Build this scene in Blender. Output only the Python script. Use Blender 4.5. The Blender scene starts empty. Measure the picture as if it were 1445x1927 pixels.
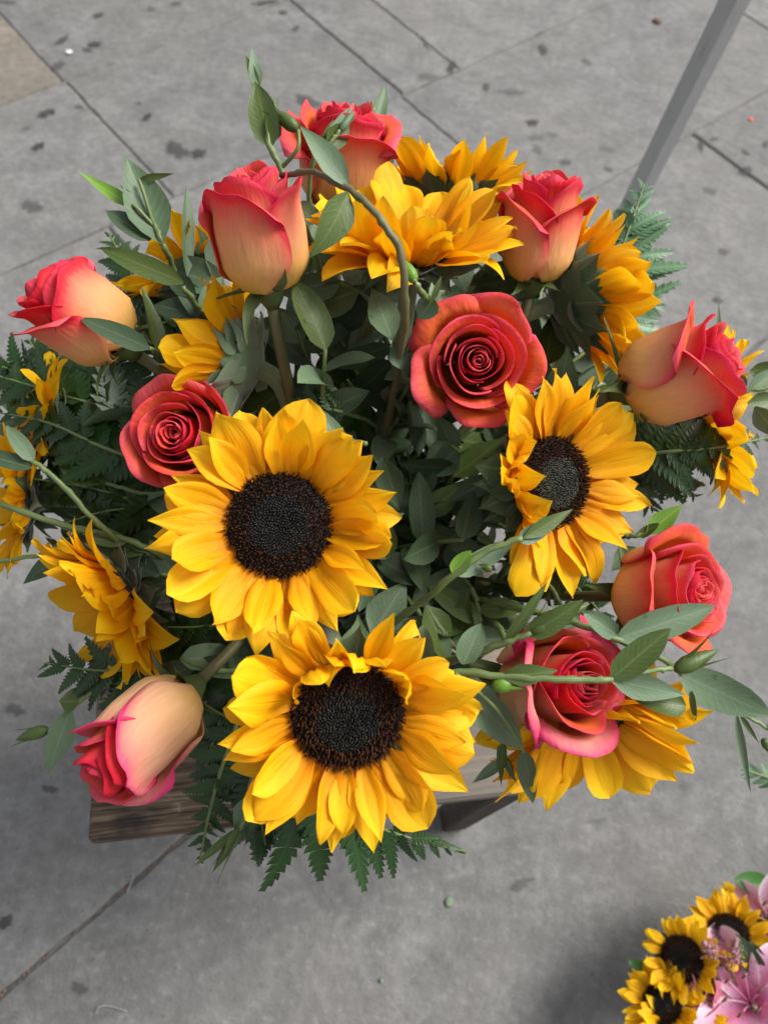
import bpy, math, random
import numpy as np
from mathutils import Vector, Matrix, Quaternion

# ------------------------------------------------------------------ camera, light, exposure
S = bpy.context.scene
COL = S.collection
F_PX, CX, CY = 1428.0, 722.5, 963.5
CAM_Z, PITCH, ROLL = 1.18, math.radians(62), math.radians(9)
FWD = Vector((0, math.cos(PITCH), -math.sin(PITCH)))
_r0, _u0 = Vector((1, 0, 0)), Vector((0, math.sin(PITCH), math.cos(PITCH)))
RGT = _r0 * math.cos(ROLL) + _u0 * math.sin(ROLL)
UPV = _u0 * math.cos(ROLL) - _r0 * math.sin(ROLL)
EYE = Vector((0, 0, CAM_Z))
cam = bpy.data.cameras.new('camera')
cam.sensor_fit = 'VERTICAL'
cam.sensor_height = 36.0
cam.lens = 36.0 * F_PX / (2 * CY)
cam.clip_start, cam.clip_end = 0.02, 500
cam.dof.use_dof = True
cam.dof.focus_distance = 0.50
cam.dof.aperture_fstop = 7.5
cam_o = bpy.data.objects.new('camera', cam)
cam_o.matrix_world = Matrix((RGT, UPV, -FWD)).transposed().to_4x4()
cam_o.location = EYE
COL.objects.link(cam_o)
S.camera = cam_o

SUN_AZ, SUN_EL = math.radians(28), math.radians(50)      # azimuth from +X towards +Y
w = bpy.data.worlds.new('World'); S.world = w; w.use_nodes = True
nt = w.node_tree
sky = nt.nodes.new('ShaderNodeTexSky'); sky.sky_type = 'NISHITA'; sky.sun_disc = False
sky.sun_elevation = SUN_EL
sky.sun_rotation = math.pi / 2 - SUN_AZ
sky.air_density, sky.dust_density, sky.ozone_density = 1.0, 4.0, 1.0
hs = nt.nodes.new('ShaderNodeHueSaturation'); hs.inputs['Saturation'].default_value = 0.22   # overcast: nearly grey
bg = nt.nodes['Background']; bg.inputs['Strength'].default_value = 0.072
nt.links.new(sky.outputs[0], hs.inputs['Color']); nt.links.new(hs.outputs[0], bg.inputs['Color'])
sun = bpy.data.lights.new('sun', 'SUN'); sun.energy = 1.5; sun.angle = math.radians(28); sun.color = (1, .96, .9)
sun_o = bpy.data.objects.new('sun', sun)
sd = Vector((math.cos(SUN_AZ) * math.cos(SUN_EL), math.sin(SUN_AZ) * math.cos(SUN_EL), math.sin(SUN_EL)))
sun_o.rotation_euler = sd.to_track_quat('Z', 'Y').to_euler()
COL.objects.link(sun_o)
S.view_settings.view_transform = 'Standard'; S.view_settings.look = 'None'
S.view_settings.exposure = 1.5; S.view_settings.gamma = 1.0
S.render.engine = 'CYCLES'
S.cycles.use_denoising = True
S.cycles.max_bounces = 12; S.cycles.diffuse_bounces = 6; S.cycles.transmission_bounces = 10; S.cycles.transparent_max_bounces = 12

# ------------------------------------------------------------------ helpers
rnd = random.Random(7)
def ray(px, py): return RGT * ((px - CX) / F_PX) - UPV * ((py - CY) / F_PX) + FWD
def P(px, py, d): return EYE + ray(px, py) * d                     # the place D metres in front of the lens plane
def G(px, py, z=0.0):
    r = ray(px, py); return EYE + r * ((z - CAM_Z) / r.z)
def view_dir(px, py, v):                                            # right / up / towards the viewer -> world direction
    t = -ray(px, py).normalized(); r = (RGT - t * RGT.dot(t)).normalized(); u = t.cross(r)
    return (r * v[0] + u * v[1] + t * v[2]).normalized()
def smooth(x): x = np.clip(x, 0, 1); return x * x * (3 - 2 * x)
def frame(y, z, o=(0, 0, 0), s=1.0):                                # matrix with +Y along y, +Z near z
    y = Vector(y).normalized(); z = Vector(z); z = z - y * z.dot(y)
    if z.length < 1e-6: z = y.orthogonal()
    z.normalize(); x = y.cross(z)
    m = Matrix((x, y, z)).transposed()
    if not isinstance(s, (tuple, list)): s = (s, s, s)
    m = m @ Matrix.Diagonal(s)
    m = m.to_4x4(); m.translation = Vector(o); return m
def axis_frame(n, up, o): # +Z along n
    n = Vector(n).normalized(); y = Vector(up); y = y - n * y.dot(n)
    if y.length < 1e-6: y = n.orthogonal()
    y.normalize(); x = y.cross(n)
    m = Matrix((x, y, n)).transposed().to_4x4(); m.translation = Vector(o); return m

def mesh(name, v, f, mats, uv=None, mi=None, smooth_=True):
    me = bpy.data.meshes.new(name)
    v = np.asarray(v, dtype=float).reshape(-1, 3)
    me.from_pydata(v.tolist(), [], [list(map(int, q)) for q in f])
    for m in (mats if isinstance(mats, (list, tuple)) else [mats]): me.materials.append(m)
    if uv is not None:
        uv = np.asarray(uv, dtype=float).reshape(-1, 2)
        lay = me.uv_layers.new(name='UVMap')
        idx = np.empty(len(me.loops), dtype=np.int32); me.loops.foreach_get('vertex_index', idx)
        lay.data.foreach_set('uv', uv[idx].astype(np.float32).ravel())
    if mi is not None: me.polygons.foreach_set('material_index', np.asarray(mi, dtype=np.int32))
    me.polygons.foreach_set('use_smooth', [smooth_] * len(me.polygons))
    me.update(); return me
def link(name, data, parent=None, m=None):
    o = bpy.data.objects.new(name, data); COL.objects.link(o)
    if parent is not None: o.parent = parent
    if m is not None: o.matrix_basis = m
    return o
def tag(o, label, cat, group=None, kind=None):
    if label: o['label'] = label
    if cat: o['category'] = cat
    if group: o['group'] = group
    if kind: o['kind'] = kind
    return o
def thing(name, label, cat, m, group=None):
    o = link(name, None, None, m); o.empty_display_size = .02
    return tag(o, label, cat, group)

def catmull(pts, n):
    p = [np.array(q, dtype=float) for q in pts]
    p = [2 * p[0] - p[1]] + p + [2 * p[-1] - p[-2]]
    out = []; seg = len(p) - 3
    for k in range(n):
        t = k / (n - 1) * seg; i = min(int(t), seg - 1); t -= i
        a, b, c, d = p[i:i + 4]
        out.append(.5 * (2 * b + (c - a) * t + (2 * a - 5 * b + 4 * c - d) * t * t + (3 * b - a - 3 * c + d) * t ** 3))
    return np.array(out)
def bezier(a, b, c, d, n):
    t = np.linspace(0, 1, n)[:, None]; a, b, c, d = [np.array(q, dtype=float) for q in (a, b, c, d)]
    return (1 - t) ** 3 * a + 3 * (1 - t) ** 2 * t * b + 3 * (1 - t) * t * t * c + t ** 3 * d
def tube(pts, r, k=8, cap=True):
    pts = np.asarray(pts, dtype=float); n = len(pts)
    r = np.interp(np.linspace(0, 1, n), np.linspace(0, 1, len(r)), r) if hasattr(r, '__len__') else np.full(n, r)
    t = np.gradient(pts, axis=0); t /= np.linalg.norm(t, axis=1)[:, None] + 1e-12
    a = np.array([0, 0, 1.]) if abs(t[0][2]) < .9 else np.array([1., 0, 0])
    nn = np.cross(t[0], a); nn /= np.linalg.norm(nn)
    v, uv = [], []
    for i in range(n):
        nn = nn - t[i] * nn.dot(t[i]); nn /= np.linalg.norm(nn); b = np.cross(t[i], nn)
        for j in range(k):
            q = 2 * math.pi * j / k
            v.append(pts[i] + r[i] * (math.cos(q) * nn + math.sin(q) * b)); uv.append((j / k, i / (n - 1)))
    f = [(i * k + j, i * k + (j + 1) % k, (i + 1) * k + (j + 1) % k, (i + 1) * k + j) for i in range(n - 1) for j in range(k)]
    if cap: f += [tuple(range(k))[::-1], tuple((n - 1) * k + j for j in range(k))]
    return v, f, uv
def grid_faces(nu, nv, o=0): return [(o + j * nu + i, o + j * nu + i + 1, o + (j + 1) * nu + i + 1, o + (j + 1) * nu + i) for j in range(nv - 1) for i in range(nu - 1)]

def blade(L, W, prof, nu=7, nv=12, phi=(0, 0, 0), cup=0., ridge=0., twist=0., wave=0., ph=0., fold=0., rfreq=3):
    """petal or leaf: base at the origin, along +Y, face +Z"""
    vs = np.linspace(0, 1, nv); pv, pw = zip(*prof)
    v, uv = [], []; pos = np.zeros(3); prev = 0
    for s in vs:
        a = phi[0] + phi[1] * s + phi[2] * s * s
        d = np.array([0, math.cos(a), math.sin(a)]); pos = pos + d * L * (s - prev); prev = s
        n = np.array([0, -math.sin(a), math.cos(a)]); x = np.array([1., 0, 0])
        tw = twist * s; x2 = x * math.cos(tw) + n * math.sin(tw); n2 = n * math.cos(tw) - x * math.sin(tw)
        wd = W * .5 * np.interp(s, pv, pw)
        for u in np.linspace(-1, 1, nu):
            z = cup * wd * (u * u - .3) + ridge * W * math.cos(rfreq * math.pi * u) * (1 - .6 * s) * min(1, s * 5) * (wd / (W * .5)) + wave * W * math.sin(7 * s + ph + 1.3 * u) * abs(u) + fold * wd * abs(u)
            v.append(pos + x2 * u * wd + n2 * z); uv.append((u * .5 + .5, s))
    return np.array(v), grid_faces(nu, nv), uv

# ------------------------------------------------------------------ materials
def new_mat(name):
    m = bpy.data.materials.new(name); m.use_nodes = True
    t = m.node_tree; return m, t, t.nodes['Principled BSDF'], t.nodes['Material Output']
def N(t, kind, **kw):
    n = t.nodes.new('ShaderNode' + kind)
    for k, val in kw.items():
        if hasattr(n, k) and k not in n.inputs: setattr(n, k, val)
        else: n.inputs[k].default_value = val
    return n
def L(t, a, b): t.links.new(a, b)
def ramp(t, stops, fac=None):
    n = t.nodes.new('ShaderNodeValToRGB'); e = n.color_ramp.elements
    while len(e) < len(stops): e.new(.5)
    for q, (p, c) in zip(e, stops): q.position = p; q.color = (*c, 1) if len(c) == 3 else c
    if fac is not None: L(t, fac, n.inputs[0])
    return n
def math_(t, op, a, b=None):
    n = t.nodes.new('ShaderNodeMath'); n.operation = op
    for i, q in enumerate((a, b)):
        if q is None: continue
        if isinstance(q, (int, float)): n.inputs[i].default_value = q
        else: L(t, q, n.inputs[i])
    return n.outputs[0]
def mixc(t, fac, a, b, mode='MIX'):
    n = t.nodes.new('ShaderNodeMix'); n.data_type = 'RGBA'; n.blend_type = mode
    for s, q in ((0, fac), (6, a), (7, b)):
        if isinstance(q, (int, float)): n.inputs[s].default_value = q
        elif isinstance(q, tuple): n.inputs[s].default_value = (*q, 1)
        else: L(t, q, n.inputs[s])
    return n.outputs[2]
def stretch_noise(t, coord, sx, sy, scale=1., detail=3.):
    mp = N(t, 'Mapping'); mp.inputs['Scale'].default_value = (sx, sy, 1); L(t, coord, mp.inputs[0])
    oi = N(t, 'ObjectInfo'); cm = N(t, 'CombineXYZ'); L(t, math_(t, 'MULTIPLY', oi.outputs['Random'], 40.), cm.inputs[0]); L(t, math_(t, 'MULTIPLY', oi.outputs['Random'], 17.), cm.inputs[1])
    L(t, cm.outputs[0], mp.inputs['Location'])
    n = N(t, 'TexNoise', Scale=scale, Detail=detail); L(t, mp.outputs[0], n.inputs['Vector']); return n.outputs['Fac']
def translucent(t, bsdf, out, col, fac):
    tr = N(t, 'BsdfTranslucent'); L(t, col, tr.inputs['Color']); mx = N(t, 'MixShader'); mx.inputs[0].default_value = fac
    L(t, bsdf.outputs[0], mx.inputs[1]); L(t, tr.outputs[0], mx.inputs[2]); L(t, mx.outputs[0], out.inputs['Surface'])
def bump(t, bsdf, h, strength, dist):
    b = N(t, 'Bump', Strength=strength, Distance=dist); L(t, h, b.inputs['Height']); L(t, b.outputs[0], bsdf.inputs['Normal'])

def petal_mat(name, stops, vein=.18, rough=.5, trans=.25, spec=.2, edge=.0, hue=.02, vstretch=26, vy=1.4, shift=0.):
    m, t, b, o = new_mat(name)
    uv = N(t, 'UVMap'); sp = N(t, 'SeparateXYZ'); L(t, uv.outputs[0], sp.inputs[0])
    vn = stretch_noise(t, uv.outputs[0], vstretch, vy, 1.0, 4)
    bn = stretch_noise(t, uv.outputs[0], 3, 3, 1.0, 2)
    au = math_(t, 'ABSOLUTE', math_(t, 'SUBTRACT', sp.outputs[0], .5))
    e = math_(t, 'MULTIPLY', math_(t, 'POWER', math_(t, 'MULTIPLY', au, 2.), 4.), edge)
    f = math_(t, 'ADD', math_(t, 'ADD', sp.outputs[1], e), math_(t, 'MULTIPLY', math_(t, 'SUBTRACT', bn, .5), .22))
    f = math_(t, 'ADD', f, math_(t, 'MULTIPLY', math_(t, 'SUBTRACT', vn, .5), .16))
    if shift: oi_ = N(t, 'ObjectInfo'); f = math_(t, 'ADD', f, math_(t, 'MULTIPLY', math_(t, 'SUBTRACT', oi_.outputs['Random'], .6), shift))
    c = ramp(t, stops, f).outputs[0]
    vv = math_(t, 'ADD', 1 - vein * .5, math_(t, 'MULTIPLY', vn, vein))
    oi = N(t, 'ObjectInfo')
    h = N(t, 'HueSaturation'); L(t, c, h.inputs['Color'])
    L(t, math_(t, 'ADD', .5 - hue / 2, math_(t, 'MULTIPLY', oi.outputs['Random'], hue)), h.inputs['Hue'])
    L(t, math_(t, 'MULTIPLY', vv, math_(t, 'ADD', .92, math_(t, 'MULTIPLY', oi.outputs['Random'], .12))), h.inputs['Value'])
    L(t, h.outputs[0], b.inputs['Base Color']); b.inputs['Roughness'].default_value = rough
    b.inputs['Specular IOR Level'].default_value = spec
    hgt = vn
    if shift: hgt = math_(t, 'ADD', vn, math_(t, 'MULTIPLY', stretch_noise(t, uv.outputs[0], 9, 3, 1., 3), 2.2))
    bump(t, b, hgt, .45, .0014)
    translucent(t, b, o, h.outputs[0], trans); return m

M_SUN = petal_mat('sunflower_petal', [(0, (.62, .20, .001)), (.22, (.84, .37, .002)), (.6, (.90, .47, .004)), (1, (.91, .545, .012))], vein=.16, trans=.36, hue=.012)
M_SUN2 = petal_mat('small_sunflower_petal', [(0, (.72, .33, .003)), (.4, (.86, .47, .004)), (1, (.88, .52, .01))], vein=.14, trans=.28, hue=.01)
RK = dict(trans=.34, hue=.022, spec=.12, vstretch=30, vy=5., shift=.22)
M_ROSE_OUT = petal_mat('rose_petal_outside', [(.0, (.76, .54, .06)), (.24, (.84, .51, .14)), (.52, (.85, .43, .20)), (.70, (.83, .26, .15)), (.84, (.78, .08, .095)), (1, (.63, .022, .07))], vein=.26, edge=.26, **RK)
M_ROSE_IN = petal_mat('rose_petal_inside', [(.0, (.86, .46, .05)), (.40, (.88, .35, .05)), (.72, (.88, .24, .055)), (.86, (.86, .135, .08)), (.95, (.84, .095, .115)), (1.0, (.82, .13, .18))], vein=.22, edge=.12, **RK)
M_ROSE_CORE = petal_mat('rose_petal_core', [(.0, (.86, .32, .05)), (.62, (.87, .21, .065)), (.88, (.85, .115, .09)), (1, (.82, .13, .17))], vein=.2, **RK)
M_ROSE_CREAM = petal_mat('cream_rose_petal', [(.0, (.80, .56, .14)), (.3, (.86, .56, .26)), (.62, (.86, .50, .30)), (.80, (.84, .28, .24)), (.93, (.80, .10, .19)), (1, (.74, .06, .17))], vein=.22, edge=.30, **RK)
M_PINKROSE = petal_mat('pink_rose_petal', [(0, (.62, .22, .28)), (.6, (.62, .18, .27)), (1, (.70, .28, .36))], vein=.2, trans=.2, hue=.01)

def lily_mat():
    m, t, b, o = new_mat('lily_tepal')
    uv = N(t, 'UVMap'); sp = N(t, 'SeparateXYZ'); L(t, uv.outputs[0], sp.inputs[0])
    au = math_(t, 'MULTIPLY', math_(t, 'ABSOLUTE', math_(t, 'SUBTRACT', sp.outputs[0], .5)), 2.)
    n = stretch_noise(t, uv.outputs[0], 6, 2, 1, 3)
    f = math_(t, 'ADD', au, math_(t, 'MULTIPLY', math_(t, 'SUBTRACT', n, .5), .4))
    c = ramp(t, [(0, (.55, .03, .13)), (.12, (.62, .12, .28)), (.5, (.66, .24, .44)), (.85, (.74, .44, .58)), (1, (.85, .78, .80))], f).outputs[0]
    c = mixc(t, math_(t, 'MULTIPLY', sp.outputs[1], .55), c, (.80, .58, .70))
    vo = N(t, 'TexVoronoi', Scale=1.); mp = N(t, 'Mapping'); mp.inputs['Scale'].default_value = (14, 22, 1); L(t, uv.outputs[0], mp.inputs[0]); L(t, mp.outputs[0], vo.inputs['Vector'])
    dots = ramp(t, [(.0, (1, 1, 1)), (.18, (1, 1, 1)), (.24, (0, 0, 0))], vo.outputs['Distance']).outputs[0]
    c = mixc(t, math_(t, 'MULTIPLY', dots, math_(t, 'LESS_THAN', sp.outputs[1], .5)), c, (.42, .03, .12))
    L(t, c, b.inputs['Base Color']); b.inputs['Roughness'].default_value = .45
    translucent(t, b, o, c, .25); return m
M_LILY = lily_mat()

def leaf_mat(name, c0, c1, rib, rough=.45, spec=.4, trans=.12, sheen=0., veins=.15, blotch=.5):
    m, t, b, o = new_mat(name)
    uv = N(t, 'UVMap'); sp = N(t, 'SeparateXYZ'); L(t, uv.outputs[0], sp.inputs[0])
    tc = N(t, 'TexCoord'); n = N(t, 'TexNoise', Scale=60., Detail=4.); L(t, tc.outputs['Object'], n.inputs['Vector'])
    oi = N(t, 'ObjectInfo')
    f = math_(t, 'ADD', math_(t, 'MULTIPLY', oi.outputs['Random'], 1 - blotch), math_(t, 'MULTIPLY', n.outputs['Fac'], blotch))
    c = mixc(t, f, c0, c1)
    au = math_(t, 'MULTIPLY', math_(t, 'ABSOLUTE', math_(t, 'SUBTRACT', sp.outputs[0], .5)), 2.)
    rb = ramp(t, [(0, (1, 1, 1)), (.05, (.8, .8, .8)), (.09, (0, 0, 0))], au).outputs[0]
    sv = N(t, 'TexWave', Scale=1.); sv.bands_direction = 'Y'; sv.inputs['Distortion'].default_value = 1.2; mv = N(t, 'Mapping'); mv.inputs['Scale'].default_value = (1, 3.2, 1)
    cv = N(t, 'CombineXYZ'); L(t, math_(t, 'SUBTRACT', sp.outputs[1], math_(t, 'MULTIPLY', au, .22)), cv.inputs[1]); L(t, cv.outputs[0], mv.inputs[0]); L(t, mv.outputs[0], sv.inputs['Vector'])
    c = mixc(t, math_(t, 'MULTIPLY', ramp(t, [(.72, (0, 0, 0)), (.95, (1, 1, 1))], sv.outputs['Fac']).outputs[0], veins * 1.6), c, rib)
    c = mixc(t, math_(t, 'MULTIPLY', rb, .8), c, rib)
    bl = N(t, 'TexNoise', Scale=130., Detail=3.); L(t, tc.outputs['Object'], bl.inputs['Vector'])
    c = mixc(t, math_(t, 'MULTIPLY', ramp(t, [(.66, (0, 0, 0)), (.72, (1, 1, 1))], bl.outputs['Fac']).outputs[0], .45), c, tuple(q * .45 for q in c0))
    wv = N(t, 'TexNoise', Scale=1., Detail=2.); mp = N(t, 'Mapping'); mp.inputs['Scale'].default_value = (3, 22, 1)
    cx = N(t, 'CombineXYZ'); L(t, au, cx.inputs[0]); L(t, math_(t, 'SUBTRACT', sp.outputs[1], math_(t, 'MULTIPLY', au, .25)), cx.inputs[1])
    L(t, cx.outputs[0], mp.inputs[0]); L(t, mp.outputs[0], wv.inputs['Vector'])
    c = mixc(t, math_(t, 'MULTIPLY', math_(t, 'SUBTRACT', wv.outputs['Fac'], .35), veins * 2), c, rib)
    L(t, c, b.inputs['Base Color']); b.inputs['Roughness'].default_value = rough; b.inputs['Specular IOR Level'].default_value = spec
    if sheen: b.inputs['Sheen Weight'].default_value = sheen; b.inputs['Sheen Roughness'].default_value = .5
    bump(t, b, wv.outputs['Fac'], .3, .001)
    translucent(t, b, o, c, trans); return m
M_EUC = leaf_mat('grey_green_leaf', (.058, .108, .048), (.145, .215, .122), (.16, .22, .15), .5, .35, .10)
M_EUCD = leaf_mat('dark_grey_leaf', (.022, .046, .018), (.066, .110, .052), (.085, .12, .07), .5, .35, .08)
M_OLIVE = leaf_mat('olive_leaf', (.04, .068, .012), (.075, .122, .024), (.12, .16, .05), .45, .4, .14)
M_LIME = leaf_mat('fresh_green_leaf', (.10, .22, .015), (.16, .32, .03), (.22, .36, .08), .4, .4, .22)
M_FERN = leaf_mat('fern_pinna', (.007, .028, .003), (.020, .064, .009), (.025, .062, .016), .36, .4, .08, veins=.10)
M_FERNL = leaf_mat('pale_fern_pinna', (.055, .14, .06), (.10, .21, .10), (.14, .25, .14), .42, .5, .10, veins=.10)
M_BRACT = leaf_mat('sunflower_bract', (.030, .060, .020), (.075, .125, .050), (.13, .18, .09), .7, .2, .06, sheen=.35)
M_BRACTL = leaf_mat('pale_sunflower_bract', (.10, .16, .08), (.17, .24, .13), (.22, .29, .18), .7, .2, .06, sheen=.5)
M_SEPAL = leaf_mat('rose_sepal', (.06, .10, .025), (.11, .15, .05), (.15, .19, .08), .5, .35, .10)
M_HOSTA = leaf_mat('broad_green_leaf', (.02, .10, .015), (.05, .17, .03), (.10, .24, .06), .35, .5, .1)

def stem_mat(name, c0, c1, rough=.5, sc=(8, 8, 8), sheen=0):
    m, t, b, o = new_mat(name); uv = N(t, 'UVMap'); tc = N(t, 'TexCoord')
    n = N(t, 'TexNoise', Scale=25., Detail=4.); L(t, tc.outputs['Object'], n.inputs['Vector'])
    st = stretch_noise(t, uv.outputs[0], 16, 2, 1, 2)
    f = math_(t, 'ADD', math_(t, 'MULTIPLY', n.outputs['Fac'], .6), math_(t, 'MULTIPLY', st, .4))
    r = ramp(t, [(.3, c0), (.7, c1)], f); L(t, r.outputs[0], b.inputs['Base Color']); b.inputs['Roughness'].default_value = rough
    if sheen: b.inputs['Sheen Weight'].default_value = sheen
    bump(t, b, st, .4, .0008); return m
M_STEM = stem_mat('green_stem', (.075, .115, .030), (.16, .22, .075))
M_STEMSUN = stem_mat('sunflower_stem', (.085, .125, .045), (.17, .21, .10), .7, sheen=.4)
M_STEMROSE = stem_mat('rose_stem', (.07, .07, .025), (.13, .12, .04))
M_STEMRED = stem_mat('reddish_stem', (.07, .045, .025), (.12, .13, .05))

def floret_mat(name, base, tip, rough, spec):
    m, t, b, o = new_mat(name); uv = N(t, 'UVMap'); sp = N(t, 'SeparateXYZ'); L(t, uv.outputs[0], sp.inputs[0])
    k = math_(t, 'ADD', sp.outputs[1], math_(t, 'MULTIPLY', math_(t, 'SUBTRACT', sp.outputs[0], .5), .7))
    r = ramp(t, [(.15, base), (.75, tuple((a + c) / 2 for a, c in zip(base, tip))), (1, tip)], k)
    L(t, r.outputs[0], b.inputs['Base Color']); b.inputs['Roughness'].default_value = rough; b.inputs['Specular IOR Level'].default_value = spec
    return m
M_FLO_OUT = floret_mat('outer_florets', (.010, .004, .003), (.085, .030, .010), .6, .3)
M_FLO_IN = floret_mat('inner_florets', (.006, .006, .006), (.052, .052, .046), .35, .6)
M_FLO_PALE = floret_mat('pale_inner_florets', (.020, .024, .018), (.16, .17, .13), .4, .5)
M_DISC, _t, _b, _o = new_mat('seed_disc'); _b.inputs['Base Color'].default_value = (.010, .006, .005, 1); _b.inputs['Roughness'].default_value = .8

def stone_mat(name, tint, dark=1.0):
    m, t, b, o = new_mat(name); g = N(t, 'NewGeometry')
    def no(s, d=6., r=.6):
        n = N(t, 'TexNoise', Scale=s, Detail=d, Roughness=r); L(t, g.outputs['Position'], n.inputs['Vector']); return n.outputs['Fac']
    oi = N(t, 'ObjectInfo')
    base = ramp(t, [(.33, tuple(0.094 * q for q in tint)), (.5, tuple(0.140 * q for q in tint)), (.67, tuple(0.210 * q for q in tint))], math_(t, 'ADD', math_(t, 'MULTIPLY', no(11, 7, .68), .55), math_(t, 'MULTIPLY', no(48, 5, .7), .45))).outputs[0]
    base = mixc(t, math_(t, 'MULTIPLY', ramp(t, [(.42, (0, 0, 0)), (.62, (1, 1, 1))], no(3.2, 3)).outputs[0], .28), base, (.165, .158, .148))
    sm = ramp(t, [(.54, (0, 0, 0)), (.66, (1, 1, 1))], no(17, 6, .75)).outputs[0]
    base = mixc(t, math_(t, 'MULTIPLY', sm, .26), base, (.066, .063, .060))
    li = ramp(t, [(.58, (0, 0, 0)), (.70, (1, 1, 1))], no(95, 4, .7)).outputs[0]
    base = mixc(t, math_(t, 'MULTIPLY', li, .5), base, (.26, .258, .25))
    sp = ramp(t, [(.60, (0, 0, 0)), (.70, (1, 1, 1))], no(190, 3, .6)).outputs[0]
    base = mixc(t, math_(t, 'MULTIPLY', sp, .5), base, (.050, .050, .050))
    h = N(t, 'HueSaturation'); L(t, base, h.inputs['Color']); L(t, math_(t, 'MULTIPLY', math_(t, 'ADD', .92, math_(t, 'MULTIPLY', oi.outputs['Random'], .16)), dark), h.inputs['Value'])
    L(t, h.outputs[0], b.inputs['Base Color']); b.inputs['Roughness'].default_value = .75; b.inputs['Specular IOR Level'].default_value = .25
    bump(t, b, math_(t, 'ADD', no(60, 5), math_(t, 'MULTIPLY', no(260, 2), .5)), .6, .004); return m
M_STONE = stone_mat('paving_stone', (1, .995, .98))
M_STONE_TAN = stone_mat('tan_paving_stone', (1.15, 1.0, .83), .98)
M_DIRT, t_, b_, o_ = new_mat('joint_dirt')
_g = N(t_, 'NewGeometry'); _n = N(t_, 'TexNoise', Scale=90., Detail=5.); L(t_, _g.outputs['Position'], _n.inputs['Vector'])
L(t_, ramp(t_, [(.3, (.055, .052, .047)), (.7, (.14, .13, .118))], _n.outputs['Fac']).outputs[0], b_.inputs['Base Color']); b_.inputs['Roughness'].default_value = .95

def stain_mat():
    m, t, b, o = new_mat('gum_stain'); uv = N(t, 'UVMap'); sp = N(t, 'SeparateXYZ'); L(t, uv.outputs[0], sp.inputs[0])
    g = N(t, 'NewGeometry'); n = N(t, 'TexNoise', Scale=110., Detail=4.); L(t, g.outputs['Position'], n.inputs['Vector'])
    b.inputs['Base Color'].default_value = (.022, .022, .024, 1); b.inputs['Roughness'].default_value = .7
    a = math_(t, 'SUBTRACT', math_(t, 'ADD', sp.outputs[0], math_(t, 'MULTIPLY', math_(t, 'SUBTRACT', n.outputs['Fac'], .5), 1.3)), .18)
    r = ramp(t, [(0, (0, 0, 0)), (.45, (1, 1, 1))], a).outputs[0]
    tr = N(t, 'BsdfTransparent'); mx = N(t, 'MixShader'); L(t, math_(t, 'MULTIPLY', math_(t, 'MULTIPLY', r, sp.outputs[1]), .72), mx.inputs[0])
    L(t, tr.outputs[0], mx.inputs[1]); L(t, b.outputs[0], mx.inputs[2]); L(t, mx.outputs[0], o.inputs['Surface']); return m
M_GUM = stain_mat()

def wood_mat(name, c0, c1, c2, stain, wear_sheen=None):
    m, t, b, o = new_mat(name); tc = N(t, 'TexCoord'); oi = N(t, 'ObjectInfo')
    def no(sx, sy, s, d=5., r=.6):
        mp = N(t, 'Mapping'); mp.inputs['Scale'].default_value = (sx, sy, sy); L(t, tc.outputs['Object'], mp.inputs[0])
        cm = N(t, 'CombineXYZ'); L(t, math_(t, 'MULTIPLY', oi.outputs['Random'], 30.), cm.inputs[1]); L(t, cm.outputs[0], mp.inputs['Location'])
        n = N(t, 'TexNoise', Scale=s, Detail=d, Roughness=r); L(t, mp.outputs[0], n.inputs['Vector']); return n.outputs['Fac']
    grain = no(1.2, 22, 8.)
    f = math_(t, 'ADD', math_(t, 'MULTIPLY', grain, .5), math_(t, 'MULTIPLY', no(2.5, 60, 8.), .5))
    c = ramp(t, [(.40, c0), (.5, c1), (.60, c2)], f).outputs[0]
    s1 = ramp(t, [(.5, (0, 0, 0)), (.68, (1, 1, 1))], no(10, 14, 1.6, 4)).outputs[0]
    c = mixc(t, math_(t, 'MULTIPLY', s1, .75), c, stain)
    s2 = ramp(t, [(.60, (0, 0, 0)), (.72, (1, 1, 1))], no(20, 34, 1.7, 5, .7)).outputs[0]
    c = mixc(t, math_(t, 'MULTIPLY', s2, .5), c, (.36, .31, .25))
    if wear_sheen:                                                     # right end paler: wear, plus sky reflection painted into the front plank's colour
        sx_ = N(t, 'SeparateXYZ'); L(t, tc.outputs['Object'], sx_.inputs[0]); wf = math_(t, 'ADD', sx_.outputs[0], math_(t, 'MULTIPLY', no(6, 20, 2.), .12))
        c = mixc(t, math_(t, 'MULTIPLY', ramp(t, [(.26, (0, 0, 0)), (.36, (1, 1, 1))], wf).outputs[0], .7), c, wear_sheen)
    L(t, c, b.inputs['Base Color']); b.inputs['Roughness'].default_value = .62; b.inputs['Specular IOR Level'].default_value = .3
    bump(t, b, f, .5, .002); return m
M_WOOD = wood_mat('worn_wood', (.022, .014, .009), (.085, .056, .035), (.20, .145, .095), (.012, .010, .011))
M_WOODF = wood_mat('front_wood_sky_sheen', (.022, .014, .009), (.085, .056, .035), (.20, .145, .095), (.012, .010, .011), (.15, .135, .12))  # greyish right end: sky reflected off worn varnish, put into the colour
M_WOODP = wood_mat('pale_worn_wood', (.04, .028, .019), (.11, .082, .058), (.22, .17, .125), (.05, .04, .03), (.22, .185, .145))
M_WOODD = wood_mat('dark_leg_wood', (.018, .014, .012), (.035, .027, .022), (.06, .045, .035), (.015, .012, .01))

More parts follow.
